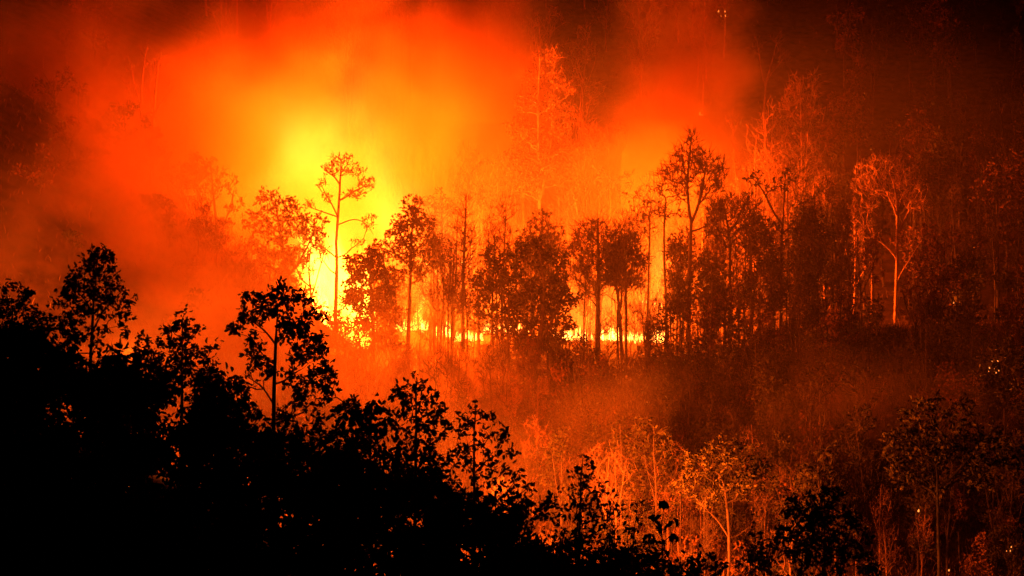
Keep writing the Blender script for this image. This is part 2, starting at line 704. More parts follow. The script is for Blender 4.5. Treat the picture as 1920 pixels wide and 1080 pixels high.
def tongue(h, r, seed):
    g = np.random.default_rng(seed)
    rings, sides = 9, 9
    t = np.linspace(0, 1, rings)
    prof = r * (np.sin(np.pi * np.clip(0.18 + 0.82 * t, 0, 1)) ** 0.8) * (1 - 0.55 * t)
    prof[-1] = r * 0.02
    sway = np.cumsum(g.normal(0, 0.16, (rings, 2)), 0) * r
    a = np.arange(sides) * 2 * math.pi / sides
    v = []
    for i in range(rings):
        k = 1 + 0.35 * np.sin(a * 2 + g.uniform(0, 6)) * t[i] + g.normal(0, 0.12, sides)
        v.append(np.stack([sway[i, 0] + prof[i] * k * np.cos(a + i * 0.25), sway[i, 1] + prof[i] * k * np.sin(a + i * 0.25), np.full(sides, t[i] * h)], -1))
    v = np.concatenate(v)
    i = np.arange(rings - 1)[:, None] * sides
    j = np.arange(sides)[None, :]
    f = np.stack([i + j, i + (j + 1) % sides, i + sides + (j + 1) % sides, i + sides + j], -1).reshape(-1, 4)
    # close both ends with a fan of quads
    v = np.concatenate([v, [[sway[0, 0], sway[0, 1], -0.02], [sway[-1, 0], sway[-1, 1], h * 1.03]]])
    b, tp = len(v) - 2, len(v) - 1
    caps = [[(k + 1) % sides, k, b, b] for k in range(sides)] + [[(rings - 1) * sides + k, (rings - 1) * sides + (k + 1) % sides, tp, tp] for k in range(sides)]
    return v, f, np.array(caps)


def tongue_mesh(h, r, seed, material):
    v, f, c = tongue(h, r, seed)
    me = bpy.data.meshes.new("flame_tongue")
    faces = [tuple(q) for q in f.tolist()] + [tuple(q[:3]) for q in c.tolist()]
    me.from_pydata(v.tolist(), [], faces)
    me.materials.append(material)
    for p in me.polygons:
        p.use_smooth = True
    return me


TONGUES = [tongue_mesh(1.0, 0.24 + 0.05 * (i % 4), 40 + i, M_FLAME) for i in range(10)]
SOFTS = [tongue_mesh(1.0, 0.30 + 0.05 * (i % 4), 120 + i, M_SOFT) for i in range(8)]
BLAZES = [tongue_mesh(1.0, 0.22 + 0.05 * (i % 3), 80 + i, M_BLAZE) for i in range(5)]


def lamp(parent, p, watts, col=FIRE):
    ld = bpy.data.lights.new("fire_light", 'POINT')
    ld.energy = watts
    ld.color = col
    ld.shadow_soft_size = 0.0
    return link("fire_light", ld, parent, tuple(float(a) for a in (p - np.array(parent.location))))


def flames(label, x0, x1, py, Y, hmin, hmax, n, group, lamps=(), protos=None, lift=None, wide=1.0, nm="ground_fire", soft=0, sh=(1.5, 4.0)):
    """a patch of fire between photo columns x0 and x1; its foot on the ground (or at row py where lift is set)"""
    c = W((x0 + x1) / 2, py, Y)
    z = float(ground(c[0], Y)) if lift is None else W(0, lift, Y)[2]
    t = thing(nm, label, "fire", (c[0], Y, z), group)
    protos = protos or TONGUES
    for i in range(n):
        u = (i + RNG.uniform(0.2, 0.8)) / n
        x = (x0 + (x1 - x0) * u - 960) * K * Y
        y = Y + RNG.uniform(-0.8, 0.8)
        zz = (float(ground(x, y)) if lift is None else z) + (0 if lift is None else RNG.normal(0, 0.1))
        h = RNG.uniform(hmin, hmax)
        o = link("flame_tongue", protos[RNG.integers(len(protos))], t, (x - c[0], y - Y, zz - z - 0.1))
        o.scale = (h * 0.55 * wide * RNG.uniform(0.8, 1.3), h * 0.5 * wide, h)
        o.rotation_euler = (RNG.normal(0, 0.12), RNG.normal(0.05, 0.15), RNG.uniform(0, 6.28))
    for i in range(soft):
        x = (x0 + (x1 - x0) * (i + RNG.uniform(0.1, 0.9)) / soft - 960) * K * Y
        h = RNG.uniform(*sh)
        o = link("flame_tongue", SOFTS[RNG.integers(len(SOFTS))], t, (x - c[0], RNG.uniform(0.3, 2.5), -0.3))
        o.scale = (h * 0.5, h * 0.5, h)
        o.rotation_euler = (RNG.normal(0, 0.1), RNG.normal(0.05, 0.12), RNG.uniform(0, 6.28))
    for lx, ly, ldy, w in lamps:
        lamp(t, W(lx, ly, Y + ldy), w)
    return t


GF = "flames of the fire line"
KW = 1500.0
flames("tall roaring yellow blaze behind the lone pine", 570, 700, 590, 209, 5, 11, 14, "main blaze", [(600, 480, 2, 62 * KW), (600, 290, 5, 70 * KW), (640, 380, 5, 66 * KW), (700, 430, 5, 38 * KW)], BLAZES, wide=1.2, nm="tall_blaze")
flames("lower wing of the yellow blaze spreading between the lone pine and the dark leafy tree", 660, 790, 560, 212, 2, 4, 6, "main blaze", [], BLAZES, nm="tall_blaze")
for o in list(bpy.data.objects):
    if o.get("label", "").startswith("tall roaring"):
        gas = puff_field("flame_and_smoke_glow", GAS_GLOW, 0.5, M_GAS_GLOW, (-30, 197, -14), (20, 227, 31), 1.25, 7.0, 3.5, (1, 1, 0.7), 0.22, (0.35, 1.5), 0.0, o)
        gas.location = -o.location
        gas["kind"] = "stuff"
flames("white-hot flames at the foot of the lone pine", 585, 628, 590, 207, 1.0, 3.5, 12, GF, [(610, 560, 0, 6 * KW)])
flames("rippling bright flame under the dark leafy tree with a clear bole", 738, 800, 618, 204, 0.5, 1.1, 36, GF, [(770, 590, 0, 113 * KW)], lift=616)
flames("flame behind the twin straight trunks on the fire line", 803, 848, 630, 204, 0.5, 1.7, 21, GF, [(835, 590, 0, 113 * KW)], lift=628)
flames("low flames around the foot of the bare conifer", 848, 905, 640, 203, 0.4, 1.1, 30, GF, [(880, 580, 1.5, 13 * KW)], lift=636)
flames("patchy flames seen through the big dark tree's lower leaves", 905, 1000, 625, 205, 0.4, 1.2, 39, GF, [(950, 575, 1.5, 13 * KW)], lift=620)
flames("scattered low flames between the big dark tree and the thick trunk", 1035, 1115, 640, 203, 0.4, 1.3, 36, GF, [(1080, 575, 1.5, 19 * KW)], lift=636)
flames("wide bright flames between the thick trunk and the forked tree", 1128, 1165, 640, 203, 0.5, 1.4, 21, GF, [(1150, 575, 1.5, 17 * KW)], lift=636)
flames("ribbon of flame at the foot of the twin thin trunks", 1168, 1225, 640, 203, 0.4, 1.0, 30, GF, [(1200, 575, 1.5, 17 * KW)], lift=636)
flames("brightest upright flame beside the flat-topped tree trunk", 1228, 1246, 644, 203, 0.8, 2.0, 12, GF, [(1238, 575, 1.5, 19 * KW)], lift=645)
flames("thin flames trailing off below the tall forked bare tree", 1250, 1285, 655, 203, 0.3, 0.7, 12, GF, [(1268, 545, -1, 32 * KW)], lift=655)
flames("added unseen fire up the slope, lighting the smoke behind the trees", 790, 880, 430, 224, 0.6, 1.6, 10, "fires deeper in the forest", [(840, 350, 0, 38 * KW)], nm="slope_fire")  # added flames, put in as the source of the hidden lamp
flames("fire under the second smoke column behind the tall forked bare tree", 1200, 1275, 440, 216, 0.4, 1.0, 8, "fires deeper in the forest", [(1240, 380, 4, 38 * KW)], nm="slope_fire")
flames("fire in the gully hidden behind the black leafy trees", 640, 780, 900, 146, 2, 4, 8, "gully fires", [(700, 830, 0, 34 * KW)], nm="gully_fire")
flames("fire in the gully hidden below the small round-tipped black tree", 380, 470, 830, 150, 2, 4, 8, "gully fires", [(420, 730, 0, 22 * KW)], nm="gully_fire")
flames("added unseen gully fire lighting the smoke behind the tallest stepped black tree", 160, 300, 820, 158, 2, 5, 8, "gully fires", [(240, 660, 2, 15 * KW)], nm="gully_fire")  # added fire and lamp to light the smoke over the shoulder
flames("added unseen gully fire brightening the slope behind the airy black tree", 860, 960, 1000, 148, 1, 3, 8, "gully fires", [(900, 870, 0, 22 * KW)], nm="gully_fire")  # added fire and lamp to brighten the slope below the line
flames("low gully fire behind the dense rounded black tree", 1230, 1320, 1085, 143, 0.6, 1.6, 8, "gully fires", [(1270, 1010, 0, 15 * KW)], nm="gully_fire")
flames("low gully fire behind the sparse black sapling", 1080, 1230, 1040, 147, 1, 3, 8, "gully fires", [(1090, 935, 0, 25 * KW)], nm="gully_fire")


def ember(label, px, py, Y, pieces, glow=120.0):
    c = W(px, py, Y)
    t = thing("burning_ember", label, "ember", c, "stray embers away from the fire line")
    for i, (dx, dy, r) in enumerate(pieces):
        v, f, cp = tongue(1.0, 0.5, 200 + i)
        me = bpy.data.meshes.new("ember_flame")
        me.from_pydata(v.tolist(), [], [tuple(q) for q in f.tolist()] + [tuple(q[:3]) for q in cp.tolist()])
        me.materials.append(M_EMBER)
        o = link("ember_flame", me, t, (dx * K * Y, -0.02 * i, -dy * K * Y))
        s = r * K * Y
        o.scale = (s, s, s * 1.5)
    if glow:
        lamp(t, c + np.array([0, -0.8, 0.4]), glow)
    return t


ember("pair of small embers glowing high on the dark slope", 1352, 28, 268, [(-5, -5, 3), (7, -5, 2.5), (8, 3, 2.5), (0, 3, 1.5)])
ember("single bright ember floating in the second smoke column", 1312, 216, 232, [(0, 0, 4), (4, 1, 2.5)])
ember("pinpoint ember above the bushes on the dark slope", 1788, 569, 196, [(0, 0, 2.6)])
ember("cluster of burning scraps low on the dark slope", 1863, 688, 176, [(-4, -6, 4), (3, -1, 4.5), (-8, 3, 3), (1, 6, 3), (7, -10, 2.4), (4, 12, 2.0), (9, 8, 2.0), (-10, 9, 2.0)], 0.5 * KW)
ember("round ember deep in the dark trees near the bottom edge", 1722, 960, 156, [(0, 0, 4)])
ember("split ember in the lowest dark trees", 1894, 1030, 152, [(2, -3, 2.4), (0, 4, 2.2), (-7, 4, 1.6)])
ember("faint ember at the very bottom of the dark slope", 1779, 1071, 150, [(0, 0, 3)])
ember("small ember beneath the tall forked bare tree", 1280, 663, 199, [(0, 0, 3.0), (-23, 6, 2.2)])

# ------------------------------------------------------------------ trees along the fire line
GL = "trees along the fire line"
BARE = dict(dens=17.0, bf=0.30, asc=0.75, tip_r=0.024, kink=0.14, spray=(4, 0.9, 0.024))
LEAFY = dict(dens=9.5, leaf=(0.33, 6, 0.3), bf=0.3, asc=0.35, tip_r=0.024)

hero("pine_tree", "tall lone pine standing in front of the yellow blaze", GL, 204,
     [[(628, 602), (631, 520), (630, 440), (637, 380), (640, 300)], [(632, 425), (660, 405), (690, 415), (700, 440)],
      [(632, 480), (600, 462), (575, 440)], [(636, 400), (610, 372), (600, 340)], [(637, 380), (668, 352), (700, 345)], [(632, 490), (655, 468), (672, 455)],
      [(636, 408), (600, 395), (572, 385)], [(638, 340), (618, 325), (606, 318)], [(631, 520), (612, 500), (600, 480)]],
     [(640, 300, 26, 12), (622, 318, 22, 12), (665, 318, 22, 14), (690, 345, 20, 14), (665, 365, 22, 12), (692, 415, 14, 16), (604, 345, 10), (580, 385, 14, 9), (575, 436, 14, 10), (596, 460, 10), (672, 455, 12, 8), (612, 372, 10)],
     dens=16, spray=(2, 0.5, 0.018), leaf=(0.26, 3, -0.3), leafmat=M_LEAF, bf=0.4, asc=0.35, trunk_r=0.23, tip_r=0.022, clear=0.35)
hero("leafy_tree", "rounded leafy tree left of the lone pine, its crown speckled with fire glow", GL, 199,
     [[(545, 600), (542, 520), (525, 440), (515, 370)], [(542, 520), (575, 470), (590, 430)]],
     [(505, 375, 26), (540, 390, 26), (480, 415, 26), (520, 430, 34), (565, 420, 28), (590, 440, 22), (470, 470, 28), (515, 490, 34), (555, 480, 28), (450, 520, 26), (490, 540, 26), (600, 410, 14)],
     trunk_r=0.2, **LEAFY)
hero("crooked_tree", "low crooked bare tree with many stems between leafy tree and pine", GL, 201,
     [[(583, 610), (584, 560), (578, 500), (585, 450)], [(584, 560), (600, 500), (612, 460)], [(580, 545), (555, 510), (548, 480)]],
     [(590, 470, 24), (560, 480, 20), (612, 470, 16), (575, 510, 18)], leaf=(0.25, 2, 0.2), trunk_r=0.13, **{**BARE, "dens": 5})
hero("round_crown_tree", "hazy round-crowned tree with slender upswept stems above the dark shoulder", GL, 203,
     [[(405, 520), (408, 440), (400, 360), (395, 310)], [(405, 470), (385, 410), (365, 340)], [(407, 450), (430, 400), (440, 350)], [(406, 480), (375, 440), (350, 380)]],
     [(365, 305, 22), (400, 318, 30), (430, 345, 24), (345, 340, 24), (385, 350, 36), (440, 385, 20), (350, 385, 22)],
     leaf=(0.35, 4, 0.1), dens=5, bf=0.25, asc=0.9, trunk_r=0.22, tip_r=0.03)
hero("leafy_tree", "dark leafy tree with a clear straight bole at the rippling flame", GL, 199,
     [[(765, 655), (768, 560), (770, 470), (775, 390)], [(769, 500), (740, 470), (715, 465)], [(770, 480), (800, 450), (812, 430)]],
     [(775, 385, 20), (765, 410, 26), (790, 420, 26), (750, 440, 28), (800, 455, 24), (720, 470, 24), (760, 470, 30), (800, 490, 24), (690, 485, 22), (775, 510, 22), (825, 495, 12)],
     trunk_r=0.20, **{**LEAFY, "dens": 10, "leaf": (0.35, 7, 0.3)})
hero("leafy_tree", "bushy dark tree with foliage down to the slope right of the lone pine", GL, 198,
     [[(700, 640), (698, 580), (695, 520), (690, 480)]],
     [(665, 495, 22), (700, 500, 28), (735, 520, 24), (670, 535, 28), (715, 555, 30), (660, 565, 22), (690, 590, 28), (735, 590, 24), (725, 625, 20)],
     trunk_r=0.18, clear=0.1, **{**LEAFY, "dens": 17, "leaf": (0.34, 7, 0.3)})
hero("bushy_tree", "low hazy bushy tree spreading at the foot of the lone pine", GL, 196,
     [[(680, 690), (678, 655), (672, 625)], [(678, 660), (640, 640), (622, 620)], [(679, 665), (715, 650), (735, 640)]],
     [(622, 612, 24, 18), (655, 610, 26, 20), (690, 620, 28, 20), (725, 640, 28, 20), (640, 640, 26, 18), (680, 650, 28, 18), (755, 655, 20, 14)], trunk_r=0.11, clear=0.1, **{**LEAFY, "dens": 14, "leaf": (0.28, 6, 0.2)})
hero("leafy_tree", "fine-leaved tree veiled by smoke beside the bare conifer", GL, 214,
     [[(835, 600), (832, 500), (828, 400)]], [(800, 385, 22), (830, 380, 26), (858, 395, 20), (815, 420, 26), (850, 430, 22), (835, 460, 18)],
     leaf=(0.3, 5, 0.1), dens=6, bf=0.3, asc=0.4, trunk_r=0.2, tip_r=0.03)
hero("bare_conifer", "slim bare conifer with short upturned branches", GL, 198,
     [[(868, 660), (867, 560), (870, 460), (874, 362)]],
     [(874, 375, 10), (870, 400, 22, 12), (872, 425, 28, 12), (868, 455, 34, 14), (885, 445, 18, 18), (868, 490, 36, 14), (866, 525, 34, 16), (888, 480, 16), (868, 560, 30, 16)],
     dens=14, spray=(2, 0.6, 0.02), bf=0.7, asc=0.45, trunk_r=0.19, tip_r=0.026, clear=0.2)
hero("straight_tree", "thicker of the twin straight trunks in front of the flame", GL, 203,
     [[(806, 668), (807, 580), (808, 500), (812, 440)]], [(812, 455, 20, 26), (800, 480, 16)], leaf=(0.3, 4, 0.2), dens=5, bf=0.4, asc=0.5, trunk_r=0.24, tip_r=0.03)
hero("straight_tree", "thinner of the twin straight trunks in front of the flame", GL, 204,
     [[(824, 662), (824, 580), (826, 480)]], [(826, 490, 14, 18)], leaf=(0.3, 3, 0.2), dens=5, bf=0.4, asc=0.5, trunk_r=0.15, tip_r=0.03)
hero("broad_tree", "biggest dark leafy tree on the fire line with a forked base", GL, 186,
     [[(1000, 745), (1001, 690), (1015, 620), (1020, 540), (1010, 470)], [(1001, 690), (975, 640), (950, 590), (935, 530)], [(1008, 650), (1040, 590), (1060, 540)]],
     [(1000, 470, 34), (950, 500, 34), (1040, 500, 34), (910, 530, 28), (975, 545, 40), (1030, 550, 40), (1065, 560, 24), (905, 575, 24), (950, 590, 30), (1010, 600, 36), (1055, 605, 26), (985, 640, 24), (1035, 645, 22), (925, 480, 20)],
     trunk_r=0.26, clear=0.15, **{**LEAFY, "dens": 9, "leaf": (0.34, 7, 0.3)})
hero("slender_tree", "slender thin-leaved tree rising above the biggest dark tree", GL, 200,
     [[(1015, 640), (1016, 520), (1018, 400)]], [(1018, 405, 18, 16), (1005, 430, 26), (1035, 440, 26), (985, 460, 26), (1020, 470, 30), (1050, 470, 20)],
     leaf=(0.30, 4, 0.1), dens=11, spray=(2, 0.7, 0.02), bf=0.3, asc=0.6, trunk_r=0.16, tip_r=0.022)
hero("thick_trunk_tree", "thick upright trunk with thin ascending twigs in the middle of the fire line", GL, 197,
     [[(1120, 680), (1121, 600), (1124, 500), (1122, 408)]], [(1120, 420, 18, 14), (1095, 440, 24), (1145, 440, 24), (1080, 470, 22), (1120, 475, 34), (1160, 465, 22), (1085, 510, 22), (1150, 510, 26), (1110, 540, 24)],
     leaf=(0.24, 1, 0.1), trunk_r=0.33, clear=0.3, **BARE)
hero("forked_tree", "low-forking tree with wide arching limbs between thick trunk and twin thin trunks", GL, 197,
     [[(1166, 660), (1163, 590), (1158, 530), (1135, 490)], [(1163, 585), (1168, 520), (1185, 460)], [(1162, 575), (1140, 550), (1125, 545)]],
     [(1150, 480, 26), (1180, 460, 26), (1200, 490, 22), (1165, 520, 26), (1140, 520, 20), (1195, 530, 18)], leaf=(0.3, 3, 0.1), trunk_r=0.18, **{**BARE, "asc": 0.5})
hero("thin_tree", "left one of the twin thin trunks with tufted top", GL, 199,
     [[(1214, 655), (1216, 560), (1219, 460), (1221, 385)]], [(1221, 380, 18, 14), (1200, 400, 22), (1185, 370, 16, 10), (1238, 400, 16), (1215, 430, 18), (1195, 440, 14)], leaf=(0.32, 3, 0.0), dens=6, bf=0.3, asc=0.5, trunk_r=0.15, spray=(3, 0.9, 0.02), tip_r=0.026, clear=0.5)
hero("flat_top_tree", "straight tree with layered flat-topped crown beside the brightest flame", GL, 199,
     [[(1250, 665), (1249, 560), (1246, 460), (1248, 372)]], [(1248, 362, 28, 9), (1225, 350, 20, 8), (1270, 372, 24, 9), (1215, 385, 24, 9), (1280, 400, 18, 8), (1245, 400, 24, 10), (1240, 345, 14, 9)], leaf=(0.34, 3, 0.0), dens=8, bf=0.3, asc=0.15, trunk_r=0.17, tip_r=0.034, clear=0.55)
hero("bare_tree", "tallest bare tree, forked into two stems, above the end of the fire line", GL, 196,
     [[(1290, 668), (1292, 560), (1295, 440), (1296, 418)], [(1296, 418), (1290, 380), (1287, 340), (1295, 290), (1297, 255)], [(1296, 418), (1310, 395), (1316, 350), (1322, 322)],
      [(1296, 440), (1322, 420), (1345, 415)], [(1288, 345), (1262, 345), (1243, 330)]],
     [(1297, 262, 12, 16), (1280, 290, 24, 20), (1310, 295, 22, 20), (1260, 315, 22, 18), (1335, 310, 24, 20), (1300, 325, 26, 22), (1348, 335, 16, 20), (1245, 330, 14, 16), (1330, 355, 26, 20), (1275, 350, 20), (1350, 400, 14, 12), (1340, 385, 18)],
     trunk_r=0.27, clear=0.6, **{**BARE, "dens": 15, "kink": 0.16})
hero("bare_tree", "spreading bare tree just right of the tallest bare tree", GL, 198,
     [[(1366, 620), (1370, 540), (1369, 440), (1360, 400)], [(1369, 440), (1388, 400), (1400, 372)]],
     [(1345, 400, 22), (1375, 385, 24), (1405, 385, 22), (1335, 430, 18), (1415, 420, 20), (1385, 425, 24), (1355, 440, 16)], trunk_r=0.17, clear=0.5, **BARE)
hero("clump_tree", "twisted tree with dark leaf clumps and a long curved limb", GL, 196,
     [[(1465, 640), (1464, 540), (1466, 440), (1472, 340)], [(1464, 420), (1445, 390), (1432, 350), (1412, 335)], [(1465, 500), (1440, 480), (1420, 470)], [(1465, 440), (1490, 420), (1500, 400)]],
     [(1472, 335, 22, 18), (1415, 335, 22, 14), (1445, 350, 16), (1425, 445, 22, 14), (1445, 425, 22, 14), (1500, 400, 18, 14), (1430, 500, 24, 18), (1450, 530, 22, 16), (1490, 430, 16), (1410, 470, 14)],
     leaf=(0.36, 4, 0.1), dens=7, bf=0.35, asc=0.25, trunk_r=0.19, tip_r=0.034, clear=0.45)
hero("spreading_tree", "dark flat-crowned tree with long arms reaching over the dim slope", GL, 195,
     [[(1486, 640), (1484, 595), (1498, 550), (1496, 480), (1505, 430)], [(1496, 545), (1525, 520), (1552, 512), (1550, 480)], [(1484, 600), (1468, 565), (1462, 545)], [(1497, 500), (1520, 460), (1535, 430)]],
     [(1500, 415, 24, 14), (1530, 425, 26, 14), (1548, 455, 20, 14), (1510, 450, 28, 14), (1540, 480, 18, 12), (1555, 440, 14), (1480, 445, 16)],
     leaf=(0.36, 5, 0.1), dens=8, bf=0.3, asc=0.1, trunk_r=0.18, tip_r=0.036, clear=0.4)
hero("leafy_tree", "dim dense tree crowding the foot of the tallest bare tree", GL, 193,
     [[(1335, 650), (1334, 580), (1335, 510)]], [(1330, 490, 24), (1350, 520, 24), (1318, 530, 24), (1340, 560, 28), (1320, 590, 24), (1355, 590, 22)], trunk_r=0.15, clear=0.1, **{**LEAFY, "leaf": (0.3, 5, 0.2)})
hero("leafy_tree", "dim low leafy tree beneath the twisted clump tree", GL, 190,
     [[(1405, 690), (1406, 620), (1408, 560)]], [(1400, 560, 26), (1430, 580, 26), (1385, 600, 26), (1415, 625, 30), (1440, 640, 24), (1380, 650, 24)], trunk_r=0.14, clear=0.1, **{**LEAFY, "leaf": (0.3, 5, 0.2)})
hero("sapling", "thin crooked sapling between flat-topped tree and tallest bare tree", GL, 200,
     [[(1270, 665), (1268, 570), (1271, 520), (1262, 470)], [(1270, 545), (1282, 500), (1288, 470)]], [(1262, 470, 14, 20), (1285, 480, 12, 18)], trunk_r=0.07, clear=0.4, **{**BARE, "tip_r": 0.025})

# ------------------------------------------------------------------ fire-lit trees behind the line
GB = "fire-lit trees on the hillside behind the line"
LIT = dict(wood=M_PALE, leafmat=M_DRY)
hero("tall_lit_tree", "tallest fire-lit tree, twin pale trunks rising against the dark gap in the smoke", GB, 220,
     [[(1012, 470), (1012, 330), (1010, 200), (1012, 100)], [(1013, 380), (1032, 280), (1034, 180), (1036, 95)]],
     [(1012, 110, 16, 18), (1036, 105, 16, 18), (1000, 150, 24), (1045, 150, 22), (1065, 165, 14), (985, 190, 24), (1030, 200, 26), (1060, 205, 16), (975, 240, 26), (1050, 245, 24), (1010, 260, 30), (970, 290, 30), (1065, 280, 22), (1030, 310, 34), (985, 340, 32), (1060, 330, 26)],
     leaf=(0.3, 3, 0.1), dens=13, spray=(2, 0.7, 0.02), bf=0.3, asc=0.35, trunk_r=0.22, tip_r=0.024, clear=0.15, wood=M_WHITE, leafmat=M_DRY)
hero("veiled_tree", "ghostly pale bare tree with parallel stems inside the bright smoke", GB, 238,
     [[(735, 400), (734, 300), (733, 230), (716, 150)], [(734, 300), (738, 220), (742, 150)], [(735, 280), (755, 220), (768, 150)]],
     [(718, 160, 12, 24), (742, 160, 12, 24), (765, 165, 14, 24)], dens=4, bf=0.5, asc=1.2, trunk_r=0.22, spray=(3, 0.9, 0.02), tip_r=0.026, clear=0.5, wood=M_PALE)
hero("veiled_tree", "thin bare tree fading into the yellow glow above the rounded leafy tree", GB, 222,
     [[(512, 430), (512, 340), (511, 255)]], [(511, 265, 14), (495, 300, 22), (528, 305, 22), (512, 330, 30), (485, 340, 18), (535, 345, 18)], dens=5, bf=0.4, asc=0.5, trunk_r=0.14, tip_r=0.03, wood=M_PALE)
hero("twin_stem_tree", "pale twin-stemmed bare tree in the red smoke above the dark shoulder", GB, 206,
     [[(288, 320), (287, 250), (291, 180), (300, 105)], [(288, 240), (282, 180), (284, 110)], [(290, 215), (305, 190), (318, 170)]],
     [(300, 115, 12, 24), (284, 120, 10, 22), (318, 165, 10, 14)], dens=4, bf=0.5, asc=1.2, trunk_r=0.24, spray=(3, 0.9, 0.02), tip_r=0.026, clear=0.5, wood=M_WHITE)
hero("twin_stem_tree", "lone pale pole-like bare tree beside the twin-stemmed one in red smoke", GB, 207,
     [[(266, 320), (265, 230), (266, 160), (274, 95)], [(265, 200), (252, 165), (246, 120)], [(265, 230), (245, 180), (235, 150)]],
     [(274, 105, 10, 22), (246, 125, 10, 20), (236, 150, 8, 14)], dens=4, bf=0.5, asc=1.2, trunk_r=0.20, spray=(3, 0.9, 0.02), tip_r=0.026, clear=0.5, wood=M_WHITE)
hero("lit_leafy_tree", "tall leafy tree with a heart-shaped lit crown at the edge of the dark", GB, 230,
     [[(1500, 470), (1502, 360), (1505, 260), (1500, 190)], [(1503, 320), (1535, 260), (1548, 200)]],
     [(1495, 190, 24), (1475, 215, 22), (1515, 215, 20), (1540, 205, 14), (1465, 255, 20), (1500, 260, 30), (1545, 240, 16), (1490, 300, 28), (1545, 285, 16), (1525, 310, 22), (1470, 310, 20), (1500, 350, 28), (1540, 340, 16)],
     leaf=(0.42, 5, 0.3), dens=4, bf=0.3, asc=0.35, trunk_r=0.22, spray=(3, 0.9, 0.02), tip_r=0.026, clear=0.2, wood=M_PALE, leafmat=M_DRY)
hero("bare_tree", "small pale bare tree with a bushy tip in the second smoke column", GB, 228,
     [[(1374, 380), (1374, 300), (1372, 215)]], [(1370, 222, 10, 14), (1378, 240, 12, 14)], dens=8, bf=0.4, asc=0.8, trunk_r=0.13, spray=(3, 0.9, 0.02), tip_r=0.026, clear=0.7, wood=M_PALE)
hero("dim_tree", "barely visible V-shaped bare tree at the edge of the second smoke column", GB, 250,
     [[(1433, 220), (1434, 160), (1448, 110), (1458, 65)], [(1434, 160), (1424, 120), (1420, 80)], [(1436, 150), (1462, 120), (1475, 100)]],
     [(1458, 75, 14, 18), (1422, 90, 12, 18), (1472, 110, 14)], dens=5, bf=0.4, asc=0.8, trunk_r=0.17, spray=(3, 0.9, 0.02), tip_r=0.026, clear=0.6, wood=M_PALE)
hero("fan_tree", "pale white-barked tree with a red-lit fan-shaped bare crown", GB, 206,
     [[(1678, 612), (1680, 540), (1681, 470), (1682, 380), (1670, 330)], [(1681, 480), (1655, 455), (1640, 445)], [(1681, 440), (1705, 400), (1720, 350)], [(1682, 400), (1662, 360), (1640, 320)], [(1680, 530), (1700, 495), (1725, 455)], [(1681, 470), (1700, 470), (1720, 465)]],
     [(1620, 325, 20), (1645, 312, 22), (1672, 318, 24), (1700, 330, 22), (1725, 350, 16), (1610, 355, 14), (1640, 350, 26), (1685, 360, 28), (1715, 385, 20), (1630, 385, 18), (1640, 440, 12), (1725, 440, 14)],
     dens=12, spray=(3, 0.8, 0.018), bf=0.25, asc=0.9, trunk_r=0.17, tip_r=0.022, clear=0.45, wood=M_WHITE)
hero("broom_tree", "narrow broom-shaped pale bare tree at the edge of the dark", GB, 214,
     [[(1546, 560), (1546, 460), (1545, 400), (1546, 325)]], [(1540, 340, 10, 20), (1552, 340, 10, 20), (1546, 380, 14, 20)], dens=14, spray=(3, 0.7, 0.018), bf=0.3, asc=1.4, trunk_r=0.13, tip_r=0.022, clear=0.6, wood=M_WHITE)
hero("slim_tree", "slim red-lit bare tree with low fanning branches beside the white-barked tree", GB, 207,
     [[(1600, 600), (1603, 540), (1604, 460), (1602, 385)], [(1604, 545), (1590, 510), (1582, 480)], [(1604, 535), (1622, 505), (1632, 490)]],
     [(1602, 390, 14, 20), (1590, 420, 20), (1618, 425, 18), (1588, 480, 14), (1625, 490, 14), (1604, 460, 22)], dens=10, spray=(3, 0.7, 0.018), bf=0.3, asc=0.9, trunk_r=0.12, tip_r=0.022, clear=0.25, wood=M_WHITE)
hero("dead_pole", "branchless dead pole standing next to the white-barked tree", GB, 203,
     [[(1634, 605), (1635, 540), (1634, 472)]], [], trunk_r=0.17, wood=M_WHITE)
hero("dead_pole", "snapped pale pole right of the dark flat-crowned tree", GB, 202,
     [[(1535, 600), (1537, 540), (1540, 472)]], [], trunk_r=0.12, wood=M_WHITE)
hero("lit_leafy_tree", "broad leafy tree glinting red behind the fan-shaped bare crown", GB, 216,
     [[(1762, 560), (1763, 440), (1762, 300)]], [(1760, 265, 26), (1790, 290, 24), (1735, 300, 26), (1770, 320, 32), (1805, 330, 18), (1730, 350, 26), (1780, 370, 30), (1745, 395, 24), (1800, 390, 20)],
     leaf=(0.40, 5, 0.3), dens=4.5, bf=0.3, asc=0.35, trunk_r=0.2, spray=(3, 0.9, 0.02), tip_r=0.026, wood=M_BARK, leafmat=M_LEAF)
hero("dim_leafy_tree", "dim leafy tree whose drooping sprays catch red light at the picture's edge", GB, 212,
     [[(1870, 600), (1870, 480), (1868, 340)]], [(1870, 320, 28), (1900, 300, 30), (1845, 360, 26), (1890, 370, 34), (1850, 420, 24), (1900, 430, 30), (1830, 450, 20), (1815, 475, 14), (1870, 480, 26)],
     leaf=(0.40, 4, 0.6), dens=4, bf=0.3, asc=0.2, trunk_r=0.2, spray=(3, 0.9, 0.02), tip_r=0.026, wood=M_BARK, leafmat=M_DRY)
hero("dim_leafy_tree", "dim small-crowned tree above the broad glinting leafy tree", GB, 228,
     [[(1725, 380), (1724, 300), (1722, 220)]], [(1722, 220, 20), (1705, 245, 18), (1738, 250, 18), (1690, 240, 12), (1720, 280, 24)],
     leaf=(0.38, 4, 0.3), dens=4, bf=0.3, asc=0.35, trunk_r=0.15, tip_r=0.03, wood=M_BARK, leafmat=M_DRY)
